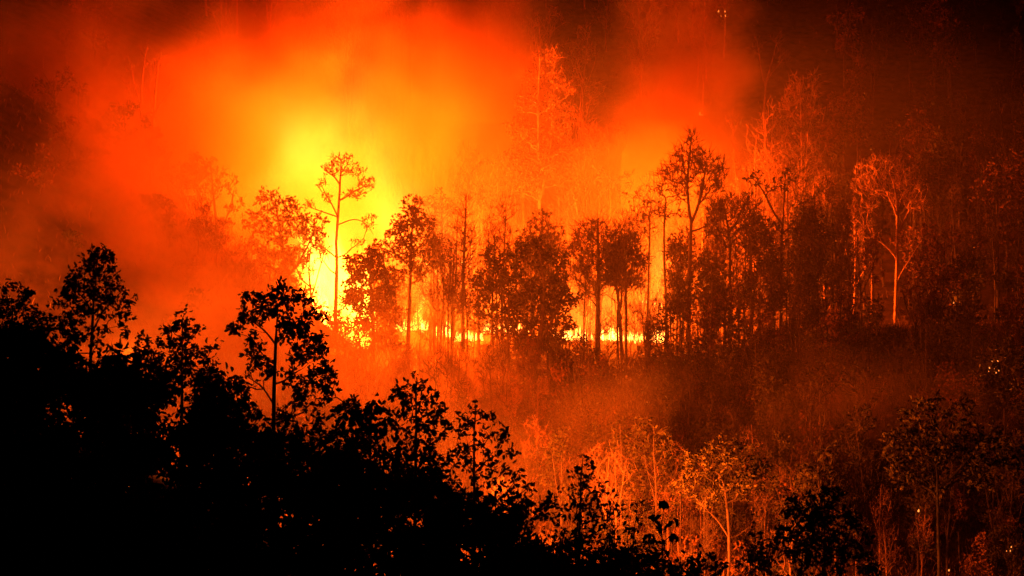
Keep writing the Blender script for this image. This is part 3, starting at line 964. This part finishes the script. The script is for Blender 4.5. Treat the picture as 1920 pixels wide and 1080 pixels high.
for lab, px, top, base in (("tall thin lit bare tree under the second smoke column's bright top", 1245, 170, 420),
                           ("pale bare tree leaning in the second smoke column", 1275, 195, 420),
                           ("short lit bare tree in the notch between the smoke columns", 1185, 270, 440)):
    hero("veiled_tree", lab, GB, 229, [[(px, base), (px + 2, (base + top) / 2), (px - 3, top)], [(px, (base * 2 + top) / 3), (px + 22, (base + top) / 2 - 20)]],
         [(px - 3, top + 14, 12, 18), (px + 18, top + 60, 16, 24), (px - 16, top + 70, 16, 26), (px, top + 110, 22, 30)], dens=4, bf=0.35, asc=0.9, trunk_r=0.15, spray=(3, 0.9, 0.02), tip_r=0.026, wood=M_PALE)
hero("veiled_tree", "twiggy pale tree with arching limbs in the orange smoke right of the bare conifer", GB, 226,
     [[(905, 470), (903, 400), (915, 340), (930, 300)], [(904, 400), (885, 350), (870, 300)], [(905, 420), (940, 370), (965, 350)]],
     [(870, 300, 18), (900, 290, 18), (930, 300, 18), (850, 330, 16), (960, 345, 16), (890, 340, 22)], dens=4, bf=0.35, asc=0.7, trunk_r=0.16, spray=(3, 0.9, 0.02), tip_r=0.026, wood=M_PALE)

# ------------------------------------------------------------------ trees on the slope below the line
GS = "trees on the slope below the fire line"
hero("pole_tree", "tall straight dark pole tree nearest the black leafy tree's top", GS, 168, [[(1541, 960), (1540, 850), (1537, 730)]], [(1537, 700, 34, 20), (1510, 720, 24, 14), (1560, 720, 24, 14)], leaf=(0.3, 5, 0.2), dens=5, bf=0.3, asc=0.3, trunk_r=0.13, tip_r=0.03, clear=0.7)
hero("pole_tree", "thin pole tree standing close to a paler twin", GS, 169, [[(1560, 960), (1559, 850), (1558, 740)]], [(1560, 700, 26, 16)], leaf=(0.3, 4, 0.2), dens=5, bf=0.3, asc=0.3, trunk_r=0.10, tip_r=0.03, clear=0.7)
hero("pole_tree", "thickest dark pole tree beside the gap lit from behind", GS, 167, [[(1607, 990), (1608, 860), (1609, 740)], [(1608, 850), (1625, 790), (1640, 760)]], [(1610, 700, 36, 22), (1640, 740, 24, 14), (1585, 720, 24, 14)], leaf=(0.3, 5, 0.2), dens=5, bf=0.3, asc=0.3, trunk_r=0.17, tip_r=0.03, clear=0.6)
hero("pole_tree", "pale Y-forked young tree among the dark poles", GS, 170, [[(1596, 960), (1595, 900), (1600, 860), (1606, 840)], [(1595, 895), (1585, 860), (1578, 830)]], [(1578, 825, 12), (1608, 835, 12)], dens=5, bf=0.3, asc=0.9, trunk_r=0.09, tip_r=0.03, clear=0.5, wood=M_PALE)
hero("pole_tree", "upright dark trunk with side twigs above the speckled leafy tree", GS, 172, [[(1428, 870), (1427, 780), (1430, 690)]], [(1430, 690, 30, 20), (1405, 720, 22, 14), (1450, 740, 20, 12)], leaf=(0.28, 3, 0.2), dens=5, bf=0.3, asc=0.3, trunk_r=0.14, tip_r=0.03, clear=0.3)
hero("curved_tree", "curving dark limb tree below the dim low leafy tree", GS, 176, [[(1375, 830), (1380, 770), (1398, 730), (1425, 700)], [(1378, 790), (1340, 740), (1310, 700)]], [(1425, 690, 24), (1390, 700, 26), (1340, 710, 28), (1305, 690, 26), (1360, 680, 26)], leaf=(0.3, 4, 0.2), dens=5, bf=0.3, asc=0.3, trunk_r=0.13, tip_r=0.03, clear=0.3)
hero("speckled_tree", "leafy tree speckled with orange light, pale forked trunk near the bottom", GS, 150,
     [[(1366, 1075), (1365, 1010), (1362, 950), (1355, 900)], [(1364, 1000), (1335, 960), (1315, 945)], [(1365, 1015), (1390, 1000), (1410, 985)]],
     [(1350, 850, 34), (1390, 850, 34), (1310, 870, 32), (1420, 880, 28), (1350, 900, 40), (1290, 910, 28), (1400, 910, 34), (1440, 905, 22), (1325, 935, 26)],
     leaf=(0.26, 6, 0.2), dens=12, bf=0.3, asc=0.35, trunk_r=0.14, tip_r=0.016, wood=M_BARK, leafmat=M_LEAF)
hero("dark_leafy_tree", "large dim leafy tree filling the dark slope under the burning scraps", GS, 152,
     [[(1760, 1010), (1760, 920), (1755, 830)], [(1760, 920), (1810, 870), (1840, 830)]],
     [(1700, 790, 30), (1745, 770, 36), (1800, 780, 36), (1680, 840, 34), (1740, 830, 44), (1810, 840, 44), (1860, 830, 40), (1690, 885, 30), (1760, 890, 40), (1840, 890, 40), (1900, 860, 36)],
     trunk_r=0.16, wood=M_DIMMED, **{**LEAFY, "leaf": (0.34, 5, 0.3), "dens": 9})
hero("dark_leafy_tree", "dim bushy tree at the foot of the white-barked tree", GS, 192,
     [[(1670, 720), (1670, 670), (1668, 640)]], [(1640, 640, 28, 20), (1680, 630, 26, 18), (1710, 650, 26, 18), (1620, 670, 30, 22), (1660, 680, 34, 24), (1700, 690, 30, 22)], trunk_r=0.14, clear=0.1, **{**LEAFY, "dens": 7})
hero("dark_leafy_tree", "dim shrubby tree with red-tipped leaves right of the white-barked tree's foot", GS, 188,
     [[(1760, 740), (1760, 690), (1758, 640)]], [(1740, 630, 26), (1770, 625, 26), (1800, 640, 26), (1730, 665, 28), (1775, 670, 32), (1810, 680, 28)], trunk_r=0.14, clear=0.1, **{**LEAFY, "dens": 9})
hero("dark_leafy_tree", "dim spreading tree in the corner near the burning scraps", GS, 172,
     [[(1885, 830), (1885, 760), (1882, 690)]], [(1850, 690, 26), (1890, 660, 30), (1915, 690, 28), (1860, 740, 34), (1905, 750, 34)], trunk_r=0.15, clear=0.1, **{**LEAFY, "dens": 9})
hero("bushy_tree", "dim round bush-like tree below the thick upright trunk", GS, 182,
     [[(1260, 790), (1260, 740), (1258, 690)]], [(1240, 680, 24), (1275, 685, 26), (1225, 715, 26), (1260, 720, 32), (1290, 735, 24), (1240, 750, 22)], trunk_r=0.12, clear=0.1, **{**LEAFY, "leaf": (0.28, 4, 0.2)})
hero("bushy_tree", "dim bushy tree with twisted twigs in the middle of the glowing slope", GS, 168,
     [[(1100, 860), (1101, 810), (1098, 760)]], [(1070, 755, 28), (1110, 745, 30), (1150, 770, 26), (1050, 790, 26), (1095, 795, 34), (1135, 805, 26)], leaf=(0.26, 2, 0.2), dens=6, bf=0.3, asc=0.4, trunk_r=0.11, tip_r=0.025, clear=0.1)
hero("bare_tree", "slim crooked bare tree in the glowing slope beside the big tree's forked base", GS, 178,
     [[(942, 740), (943, 690), (935, 640), (930, 610)], [(943, 700), (952, 660), (955, 630)]], [(930, 610, 16, 20), (955, 635, 14, 20)], dens=6, bf=0.3, asc=0.8, trunk_r=0.09, tip_r=0.028, clear=0.5)

# ------------------------------------------------------------------ black trees on the near hill
GN = "black silhouetted trees on the near hill"
NEAR = dict(dens=15.0, bf=0.3, asc=0.35, tip_r=0.012, limb_r=0.03)


def near(nm, label, Y, stems, clumps, leaf=(0.21, 10, 0.45), trunk_r=0.10, under=12, **kw):
    cx = np.array([c[0] for c in clumps])
    cyb = max(c[1] for c in clumps)
    clumps = list(clumps)
    for k in range(under):
        f = (k + RNG.random()) / under
        clumps.append((cx.mean() + RNG.uniform(-1, 1) * (25 + 0.55 * (cx.max() - cx.min())), cyb + 15 + 170 * f, RNG.uniform(20, 36)))
    return hero(nm, label, GN, Y, stems, clumps, leaf=leaf, trunk_r=trunk_r, **{**NEAR, **kw})


near("near_tree", "tallest black tree with stepped crown standing out against red smoke", 90,
     [[(166, 800), (168, 690), (172, 580), (182, 475)], [(171, 610), (205, 570), (230, 545)], [(172, 580), (150, 545), (130, 535)]],
     [(182, 478, 24), (205, 485, 18), (170, 505, 26), (210, 510, 16), (150, 525, 24), (185, 530, 26), (135, 545, 24), (215, 545, 24), (170, 560, 30), (240, 560, 18), (115, 560, 20), (200, 580, 28), (235, 590, 18), (150, 590, 26), (125, 600, 24), (180, 625, 22), (140, 640, 24), (235, 615, 14)])
near("near_tree", "black leafy crown cut by the picture's edge next to the stepped tree", 88,
     [[(20, 800), (22, 700), (25, 580)]], [(20, 550, 24), (50, 565, 26), (5, 575, 30), (35, 595, 34), (75, 590, 22), (60, 625, 34), (10, 630, 36), (85, 635, 24), (100, 610, 18)], dens=14)
near("near_tree", "small black tree with a rounded tip in the dip between taller crowns", 89,
     [[(338, 800), (340, 700), (342, 610)]], [(342, 603, 20), (325, 625, 22), (360, 625, 20), (310, 650, 22), (345, 655, 30), (380, 660, 20), (300, 675, 20), (335, 690, 30), (375, 695, 24), (405, 650, 12), (395, 680, 18)])
near("near_tree", "black tree with a big rounded spreading crown just in front of the blaze", 86,
     [[(512, 830), (513, 740), (516, 660), (522, 570)], [(515, 640), (490, 612), (470, 600)], [(516, 640), (545, 612), (565, 595)], [(514, 730), (548, 700), (570, 690)], [(513, 745), (480, 715), (455, 700)]],
     [(470, 560, 18), (495, 555, 20), (525, 548, 24), (555, 552, 20), (575, 575, 18), (600, 590, 12), (490, 585, 24), (530, 585, 28), (565, 605, 24), (455, 590, 18), (440, 615, 14), (545, 625, 24), (585, 630, 22), (480, 640, 20), (560, 660, 28), (600, 665, 22), (475, 675, 22), (500, 690, 20), (595, 700, 26), (550, 710, 26), (620, 705, 14), (460, 720, 24), (620, 690, 12), (570, 745, 26), (610, 740, 22)], dens=21)
near("near_tree", "black tree with drooping hand-like leaves below the spreading crown", 83,
     [[(690, 920), (692, 830), (695, 765)]], [(700, 762, 16), (668, 775, 22), (690, 785, 26), (720, 775, 14), (655, 800, 26), (700, 815, 28), (730, 800, 16), (670, 835, 26), (645, 770, 16)], leaf=(0.34, 6, 1.0), dens=11, under=16)
near("near_tree", "black tree with a notched flat top in the middle of the near hill", 84,
     [[(775, 920), (776, 830), (780, 720)]], [(758, 725, 14), (785, 718, 18), (812, 728, 16), (742, 740, 12), (775, 745, 26), (810, 755, 22), (760, 775, 24), (830, 775, 16), (795, 790, 30), (745, 800, 14), (835, 800, 16), (770, 825, 28), (815, 825, 24)], dens=14)
near("near_tree", "airy black tree with small scattered leaf tufts on the descending edge of the near hill", 85,
     [[(890, 960), (890, 860), (892, 765)], [(890, 880), (930, 850), (955, 845)]], [(893, 765, 12), (875, 785, 14), (915, 780, 16), (892, 805, 22), (860, 810, 14), (930, 805, 16), (950, 810, 10), (905, 835, 26), (870, 845, 22), (940, 840, 20), (960, 850, 10), (890, 875, 28), (935, 880, 26), (970, 890, 16), (985, 915, 12), (950, 910, 24)], leaf=(0.22, 6, 0.4), dens=16, under=20)
near("near_tree", "airy black tree with a pointed thin top near the bottom of the slope", 84,
     [[(1090, 1090), (1091, 980), (1093, 860)]], [(1098, 862, 12), (1080, 885, 14), (1112, 880, 12), (1092, 905, 22), (1125, 910, 14), (1065, 920, 16), (1105, 935, 26), (1140, 945, 16), (1075, 955, 24), (1130, 970, 24), (1165, 965, 12), (1100, 985, 30), (1050, 980, 18), (1150, 995, 22), (1075, 1010, 30), (1180, 990, 10)], leaf=(0.22, 6, 0.3), dens=16, under=20)
near("near_tree", "thin black sapling with long bare twigs left of the sparse big-leaved sapling", 80,
     [[(1180, 1110), (1183, 1040), (1190, 985), (1196, 940)]], [(1195, 945, 12), (1205, 975, 12), (1180, 985, 14), (1200, 1010, 14), (1170, 1030, 18), (1185, 1060, 16)], leaf=(0.2, 3, 0.3), dens=9, trunk_r=0.05)
near("near_tree", "dense rounded black tree standing alone at the bottom of the slope", 82,
     [[(1545, 1130), (1546, 1040), (1545, 920)]], [(1545, 915, 16), (1525, 935, 18), (1565, 935, 18), (1485, 935, 14), (1545, 960, 30), (1500, 965, 22), (1585, 965, 18), (1475, 955, 10), (1600, 975, 16), (1520, 1000, 36), (1580, 1000, 34), (1620, 1005, 14), (1470, 1005, 22), (1440, 1020, 20), (1500, 1040, 36), (1560, 1045, 40), (1615, 1035, 20), (1435, 1050, 24), (1415, 1030, 16)], dens=20)
near("near_tree", "low black leafy treetops poking into the bottom edge", 80,
     [[(1310, 1130), (1312, 1080), (1310, 1045)]], [(1300, 1040, 16), (1335, 1050, 18), (1285, 1060, 16), (1310, 1070, 24), (1350, 1070, 14)], dens=14)
near("near_tree", "spindly black shoot with a candle-like tip beside the dense rounded tree", 80,
     [[(1418, 1100), (1417, 1040), (1416, 970)]], [(1416, 975, 6, 14), (1412, 1000, 10, 10), (1422, 1015, 12, 10)], leaf=(0.16, 4, 0.2), dens=16, trunk_r=0.04)

# the sparse sapling whose big leaves can be told apart one by one
sb = W(1243, 1090, 78)
sap = thing("near_sapling", "sparse black sapling with big separate drooping leaves near the bottom", "sapling", sb, GN)
stem_m = Mesh()
LP = []
for pts in ([(1243, 1090), (1242, 1030), (1240, 990), (1246, 938)], [(1242, 1010), (1228, 985), (1222, 965)], [(1241, 995), (1258, 982), (1264, 970)], [(1242, 1035), (1225, 1010), (1220, 1000)], [(1242, 1020), (1256, 1005), (1265, 1000)]):
    q = np.array([W(px, py, 78 + 0.1 * i) for i, (px, py) in enumerate(pts)])
    stem_m.tube(q - sb, np.linspace(0.035, 0.012, len(q)) if len(pts) > 3 else np.linspace(0.018, 0.008, len(q)), 5)
    LP += [q[-1], q[-1], q[-1], q[-2], 0.5 * (q[-1] + q[-2])]
    if len(pts) > 3:
        LP += [q[-1], q[-1], q[1], 0.5 * (q[1] + q[2])]
link("trunk", stem_m.build("sapling_trunk", M_BARK, True), sap)
leaf_m = Mesh()
leaf_m.leaves(np.zeros((1, 3)), np.array([[1.0, 0, 0]]), np.array([0.34]), np.array([0.20]))
leaf_me = leaf_m.build("sapling_leaf", M_LEAF)
for p in LP:
    o = link("leaf", leaf_me, sap, tuple(p - sb))
    o.rotation_euler = (RNG.uniform(-0.6, 0.6), RNG.uniform(0.3, 1.3), RNG.uniform(0, 6.28))
    s = RNG.uniform(0.8, 1.3)
    o.scale = (s, s, s)

# dense lower canopy of the near hill
sky_px = [0, 100, 250, 300, 420, 470, 640, 700, 760, 960, 1010, 1180, 1260]
sky_py = [585, 600, 640, 668, 708, 755, 798, 822, 845, 930, 965, 1015, 1055]
GC = "black treetops massed on the near hill"
spots = []
for row, (Y, off) in enumerate(((86, 30), (82, 95), (78, 170), (74, 250), (70, 330))):
    step = 92
    for px in range(-60 + 37 * row, 1260, step):
        py = np.interp(px, sky_px, sky_py) + off
        if py < 1090:
            spots.append((px + RNG.uniform(-20, 20), py + RNG.uniform(-14, 14), Y))
for px, py, Y in spots:
    cl = []
    for k in range(13):
        a = RNG.uniform(0, 6.28)
        rr = RNG.uniform(0.1, 1)
        cl.append((px + 62 * rr * math.cos(a), py + 45 + 62 * rr * math.sin(a), RNG.uniform(28, 44)))
    near("near_tree", "black leafy treetop merging into the dark mass of the near hill", Y, [[(px, py + 200), (px + RNG.uniform(-8, 8), py + 90), (px, py + 10)]], cl, dens=9, leaf=(0.27, 9, 0.3), under=0)
for o in bpy.data.objects:
    if o.get("label", "").startswith("black leafy treetop merging"):
        o["group"] = GC

# ------------------------------------------------------------------ undergrowth and the rest of the forest
def local_tree(nm, H, spread, n, leaf, wood, leafmat, forks=1, low=0.35, **kw):
    path = [np.array([0, 0, -0.3]), np.array([RNG.normal(0, 0.15), RNG.normal(0, 0.15), H * 0.45]), np.array([RNG.normal(0, 0.4), RNG.normal(0, 0.4), H * 0.95])]
    paths = [path]
    for k in range(forks):
        a = RNG.uniform(0, 6.28)
        s = path[1] * RNG.uniform(0.7, 1.1)
        paths.append([s, s + np.array([math.cos(a) * spread * 0.4, math.sin(a) * spread * 0.4, H * 0.2]), s + np.array([math.cos(a) * spread * 0.7, math.sin(a) * spread * 0.7, H * 0.42])])
    pts = []
    for k in range(7):
        a = RNG.uniform(0, 6.28)
        f = RNG.uniform(low, 0.98)
        rr = spread * (1.1 - abs(f - 0.62)) * RNG.uniform(0.2, 0.75)
        pts.append(blob(n // 7, np.array([math.cos(a) * rr, math.sin(a) * rr, H * f]), np.array([spread * 0.42, spread * 0.42, H * 0.11])))
    return tree_meshes(nm, paths, np.concatenate(pts), leaf, wood, leafmat, **kw)


PR_BARE = [local_tree("bare_sapling", 6 + i % 4, 1.5 + 0.2 * (i % 3), 90, None, M_PALE if i % 3 else M_BARK, M_DRY, forks=i % 3, bf=0.3, asc=0.8, trunk_r=0.06, tip_r=0.012, spray=(3, 0.5, 0.012)) for i in range(8)]
PR_TALL = [local_tree("tall_bare", 13 + i % 4, 2.4, 150, None, M_BARK, M_DRY, forks=1 + i % 2, low=0.45, bf=0.3, asc=0.8, trunk_r=0.15, tip_r=0.02, spray=(3, 0.8, 0.018)) for i in range(6)]
PR_LEAF = [local_tree("small_leafy", 7 + i % 4, 2.2, 130, (0.32, 5, 0.3), M_BARK, M_DRY if i % 2 else M_LEAF, forks=2, low=0.3, bf=0.3, asc=0.4, trunk_r=0.11, tip_r=0.022) for i in range(6)]
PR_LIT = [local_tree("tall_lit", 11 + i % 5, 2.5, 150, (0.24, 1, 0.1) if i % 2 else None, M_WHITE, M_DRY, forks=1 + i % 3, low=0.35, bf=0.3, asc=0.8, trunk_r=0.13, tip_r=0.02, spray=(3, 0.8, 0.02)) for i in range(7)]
PR_MID = [local_tree("tall_mid", 9 + i % 5, 2.3, 170, (0.30, 3 + i % 3, 0.2), M_BARK, M_LEAF, forks=1 + i % 3, low=0.38, bf=0.3, asc=0.5, trunk_r=0.13, tip_r=0.02, spray=(2, 0.6, 0.02)) for i in range(8)]
PR_SHRUB = [local_tree("shrub", 1.8 + 0.4 * (i % 3), 1.3, 90, (0.22, 4, 0.2), M_BARK, M_DRY if i % 2 else M_LEAF, forks=3, low=0.1, clear=0.05, bf=0.3, asc=0.5, trunk_r=0.05, tip_r=0.014) for i in range(6)]


ORD = ["first", "second", "third", "fourth", "fifth", "sixth", "seventh", "eighth", "ninth", "tenth", "eleventh", "twelfth", "thirteenth", "fourteenth", "fifteenth", "sixteenth", "seventeenth", "eighteenth", "nineteenth", "twentieth"] + ["later one"] * 60
LINE_MARKS = [(0, "lone pine"), (868, "bare conifer"), (1000, "biggest dark tree"), (1290, "tallest bare tree"), (1370, "spreading bare tree"), (1465, "twisted tree"), (1560, "dark flank")]
FLANK_MARKS = [(0, "dark flat-crowned tree"), (1604, "slim red-lit tree"), (1680, "fan-crowned tree"), (1763, "broad glinting tree"), (1870, "drooping dim tree")]
SLOPE_MARKS = [(0, "forked big tree"), (1100, "twiggy bush-like tree"), (1260, "round bush-like tree"), (1366, "speckled tree"), (1540, "dark poles"), (1680, "white-barked tree"), (1860, "burning scraps")]
SLOPE_BANDS = ([720, 850], ["high up", "midway", "low down"])


def scatter(protos, n, pxr, Yr, nm, cat, label, group, smin=0.7, smax=1.25, avoid=None, marks=None, bands=None):
    made = []
    k = 0
    tries = 0
    while k < n and tries < n * 20:
        tries += 1
        Y = RNG.uniform(*Yr)
        px = RNG.uniform(*pxr)
        x = (px - 960) * K * Y
        z = float(ground(x, Y))
        py = 540 - z / (K * Y)
        if avoid and avoid(px, py, Y):
            continue
        ms = protos[RNG.integers(len(protos))]
        t = assemble(nm, label, cat, group, (x, Y, z), ms, RNG.uniform(0, 6.28), float(RNG.uniform(smin, smax)))
        made.append((px, py, t))
        k += 1
    if marks:
        # say which one: by the two landmarks it stands between, then by its order there
        made.sort(key=lambda m: m[0])
        cells = {}
        for px, py, t in made:
            band = ""
            if bands:
                band = bands[1][int(np.searchsorted(bands[0], py))]
            c = max([0] + [q for q in range(len(marks)) if marks[q][0] <= px])
            cells.setdefault((c, band), []).append(t)
        for (c, band), ts in cells.items():
            where = "between " + marks[c][1] + " and " + marks[c + 1][1] if c + 1 < len(marks) else "past " + marks[c][1]
            for q, t in enumerate(ts):
                t["label"] = label + (" " + band if band else "") + (", " + ORD[q] if len(ts) > 1 else ",") + " " + where


scatter(PR_BARE, 190, (520, 1500), (152, 194), "bare_sapling", "sapling", "thin bare sapling among many on the glowing slope below the flames", "saplings on the glowing slope", 0.4, 1.1)
scatter(PR_SHRUB, 110, (480, 1560), (150, 194), "shrub", "shrub", "dry knee-high shrub on the glowing slope below the flames", "shrubs on the glowing slope", 0.6, 1.3)
scatter(PR_TALL, 44, (800, 1600), (194, 203), "slim_tree", "tree", "slim bare fire-line tree", "slim bare trees filling the fire line", 0.6, 0.95, None, LINE_MARKS)
scatter(PR_MID, 32, (860, 1600), (193, 202), "crest_tree", "tree", "dark leafy fire-line tree", "dark trees filling the fire line", 0.6, 1.05, lambda px, py, Y: 1055 < px < 1262, LINE_MARKS)
scatter(PR_LIT, 60, (680, 1560), (211, 232), "lit_forest_tree", "tree", "fire-lit bare tree standing in the smoke just behind the fire line", "fire-lit trees in the smoke", 0.7, 1.1)
scatter(PR_TALL, 20, (1540, 1930), (204, 222), "lit_edge_tree", "tree", "dim bare flank tree", "red-lit trees on the dark flank", 0.6, 0.9, None, FLANK_MARKS)
scatter(PR_MID, 70, (1020, 1960), (154, 190), "slope_tree", "tree", "dim leafy tree", "leafy trees below the fire line", 0.5, 0.95, lambda px, py, Y: px < 1300 and py - 150 < 660, SLOPE_MARKS, SLOPE_BANDS)
scatter(PR_TALL, 40, (780, 1900), (158, 190), "slope_bare_tree", "tree", "slender bare tree", "bare trees below the fire line", 0.45, 0.75, None, SLOPE_MARKS, SLOPE_BANDS)
scatter(PR_MID, 46, (900, 1760), (158, 179), "young_tree", "tree", "leafy young tree", "young leafy trees on the lower slope", 0.38, 0.66, None, SLOPE_MARKS, SLOPE_BANDS)
scatter(PR_LIT, 44, (860, 1760), (158, 181), "slope_lit_tree", "tree", "thin red-lit trunk", "thin red-lit trunks on the lower slope", 0.35, 0.62, None, SLOPE_MARKS, SLOPE_BANDS)
scatter(PR_LEAF, 46, (1060, 1560), (168, 194), "slope_leafy_tree", "tree", "dim red-lit leafy young tree on the slope below the fire line", "leafy young trees below the fire line", 0.45, 0.85, lambda px, py, Y: px < 1290 and py - 120 < 665)
scatter(PR_LEAF, 13, (890, 1050), (184, 196), "crest_leafy_tree", "tree", "small dark leafy tree crowding the crest in front of the flames", "small leafy trees on the crest", 0.35, 0.7)
scatter(PR_BARE, 75, (690, 1300), (197, 207), "thin_stem_tree", "sapling", "thin dark sapling silhouetted in the fire line between larger trunks", "saplings in the fire line", 0.6, 1.1)
scatter(PR_LEAF, 45, (1480, 1960), (156, 198), "small_leafy_tree", "tree", "dim small leafy tree on the unburnt dark slope", "dim trees on the dark slope", 0.6, 1.1)
scatter(PR_LIT, 56, (200, 1370), (232, 290), "hillside_tree", "tree", "smoke-veiled bare tree high on the hillside behind the fire", "veiled trees high on the hillside")
scatter(PR_TALL, 18, (1480, 1960), (214, 285), "night_tree", "tree", "nearly black bare tree on the unlit upper hillside", "trees on the unlit upper hillside", 0.7, 1.0)
scatter(PR_LEAF, 40, (1480, 1960), (210, 285), "night_leafy_tree", "tree", "nearly black leafy tree on the unlit upper hillside", "leafy trees on the unlit upper hillside", 0.8, 1.4)
scatter(PR_LEAF, 20, (120, 420), (186, 235), "shoulder_tree", "tree", "smoke-dimmed small tree on the dark shoulder of the hill", "small trees on the hill shoulder", 0.4, 0.8)
scatter(PR_SHRUB, 36, (60, 620), (176, 205), "shoulder_shrub", "shrub", "smoke-dimmed shrub on the dark shoulder of the hill", "shrubs on the hill shoulder", 0.8, 1.6)


def grass(n):
    Y = np.concatenate([RNG.uniform(140, 208, int(n * 0.7)), RNG.uniform(208, 300, n - int(n * 0.7))])
    px = RNG.uniform(-40, 1960, n)
    x = (px - 960) * K * Y
    z = ground(x, Y)
    keep = ~((px > 1380) & (Y > 206) & (RNG.random(n) < 0.85)) & ~((px < 340) & (RNG.random(n) < 0.8))
    px, Y, x = px[keep], Y[keep], x[keep]
    n = len(px)
    z = ground(x, Y)
    h = RNG.uniform(0.12, 0.6, n) * np.where(RNG.random(n) < 0.10, 2.2, 1)
    w = RNG.uniform(0.02, 0.05, n)
    a = RNG.uniform(0, 6.28, n)
    lean = RNG.normal(0, 0.5, (n, 2)) * h[:, None]
    b = np.stack([x, Y, z - 0.05], -1)
    s = np.stack([np.cos(a), np.sin(a), np.zeros(n)], -1) * w[:, None]
    top = b + np.stack([lean[:, 0], lean[:, 1], h], -1)
    mid = b + np.stack([lean[:, 0] * 0.3, lean[:, 1] * 0.3, h * 0.55], -1)
    v = np.stack([b - s, b + s, mid + s * 0.8, mid - s * 0.8, top + s * 0.2, top - s * 0.2], 1).reshape(-1, 3)
    k = np.arange(n)[:, None] * 6
    f = np.concatenate([k + np.array([[0, 1, 2, 3]]), k + np.array([[3, 2, 4, 5]])], 0)
    o = link("dry_grass", mesh_from("dry_grass", v, f, M_GRASS))
    o["kind"] = "stuff"
    o["label"] = "dry grass and stalks covering the burning slope"


grass(110000)
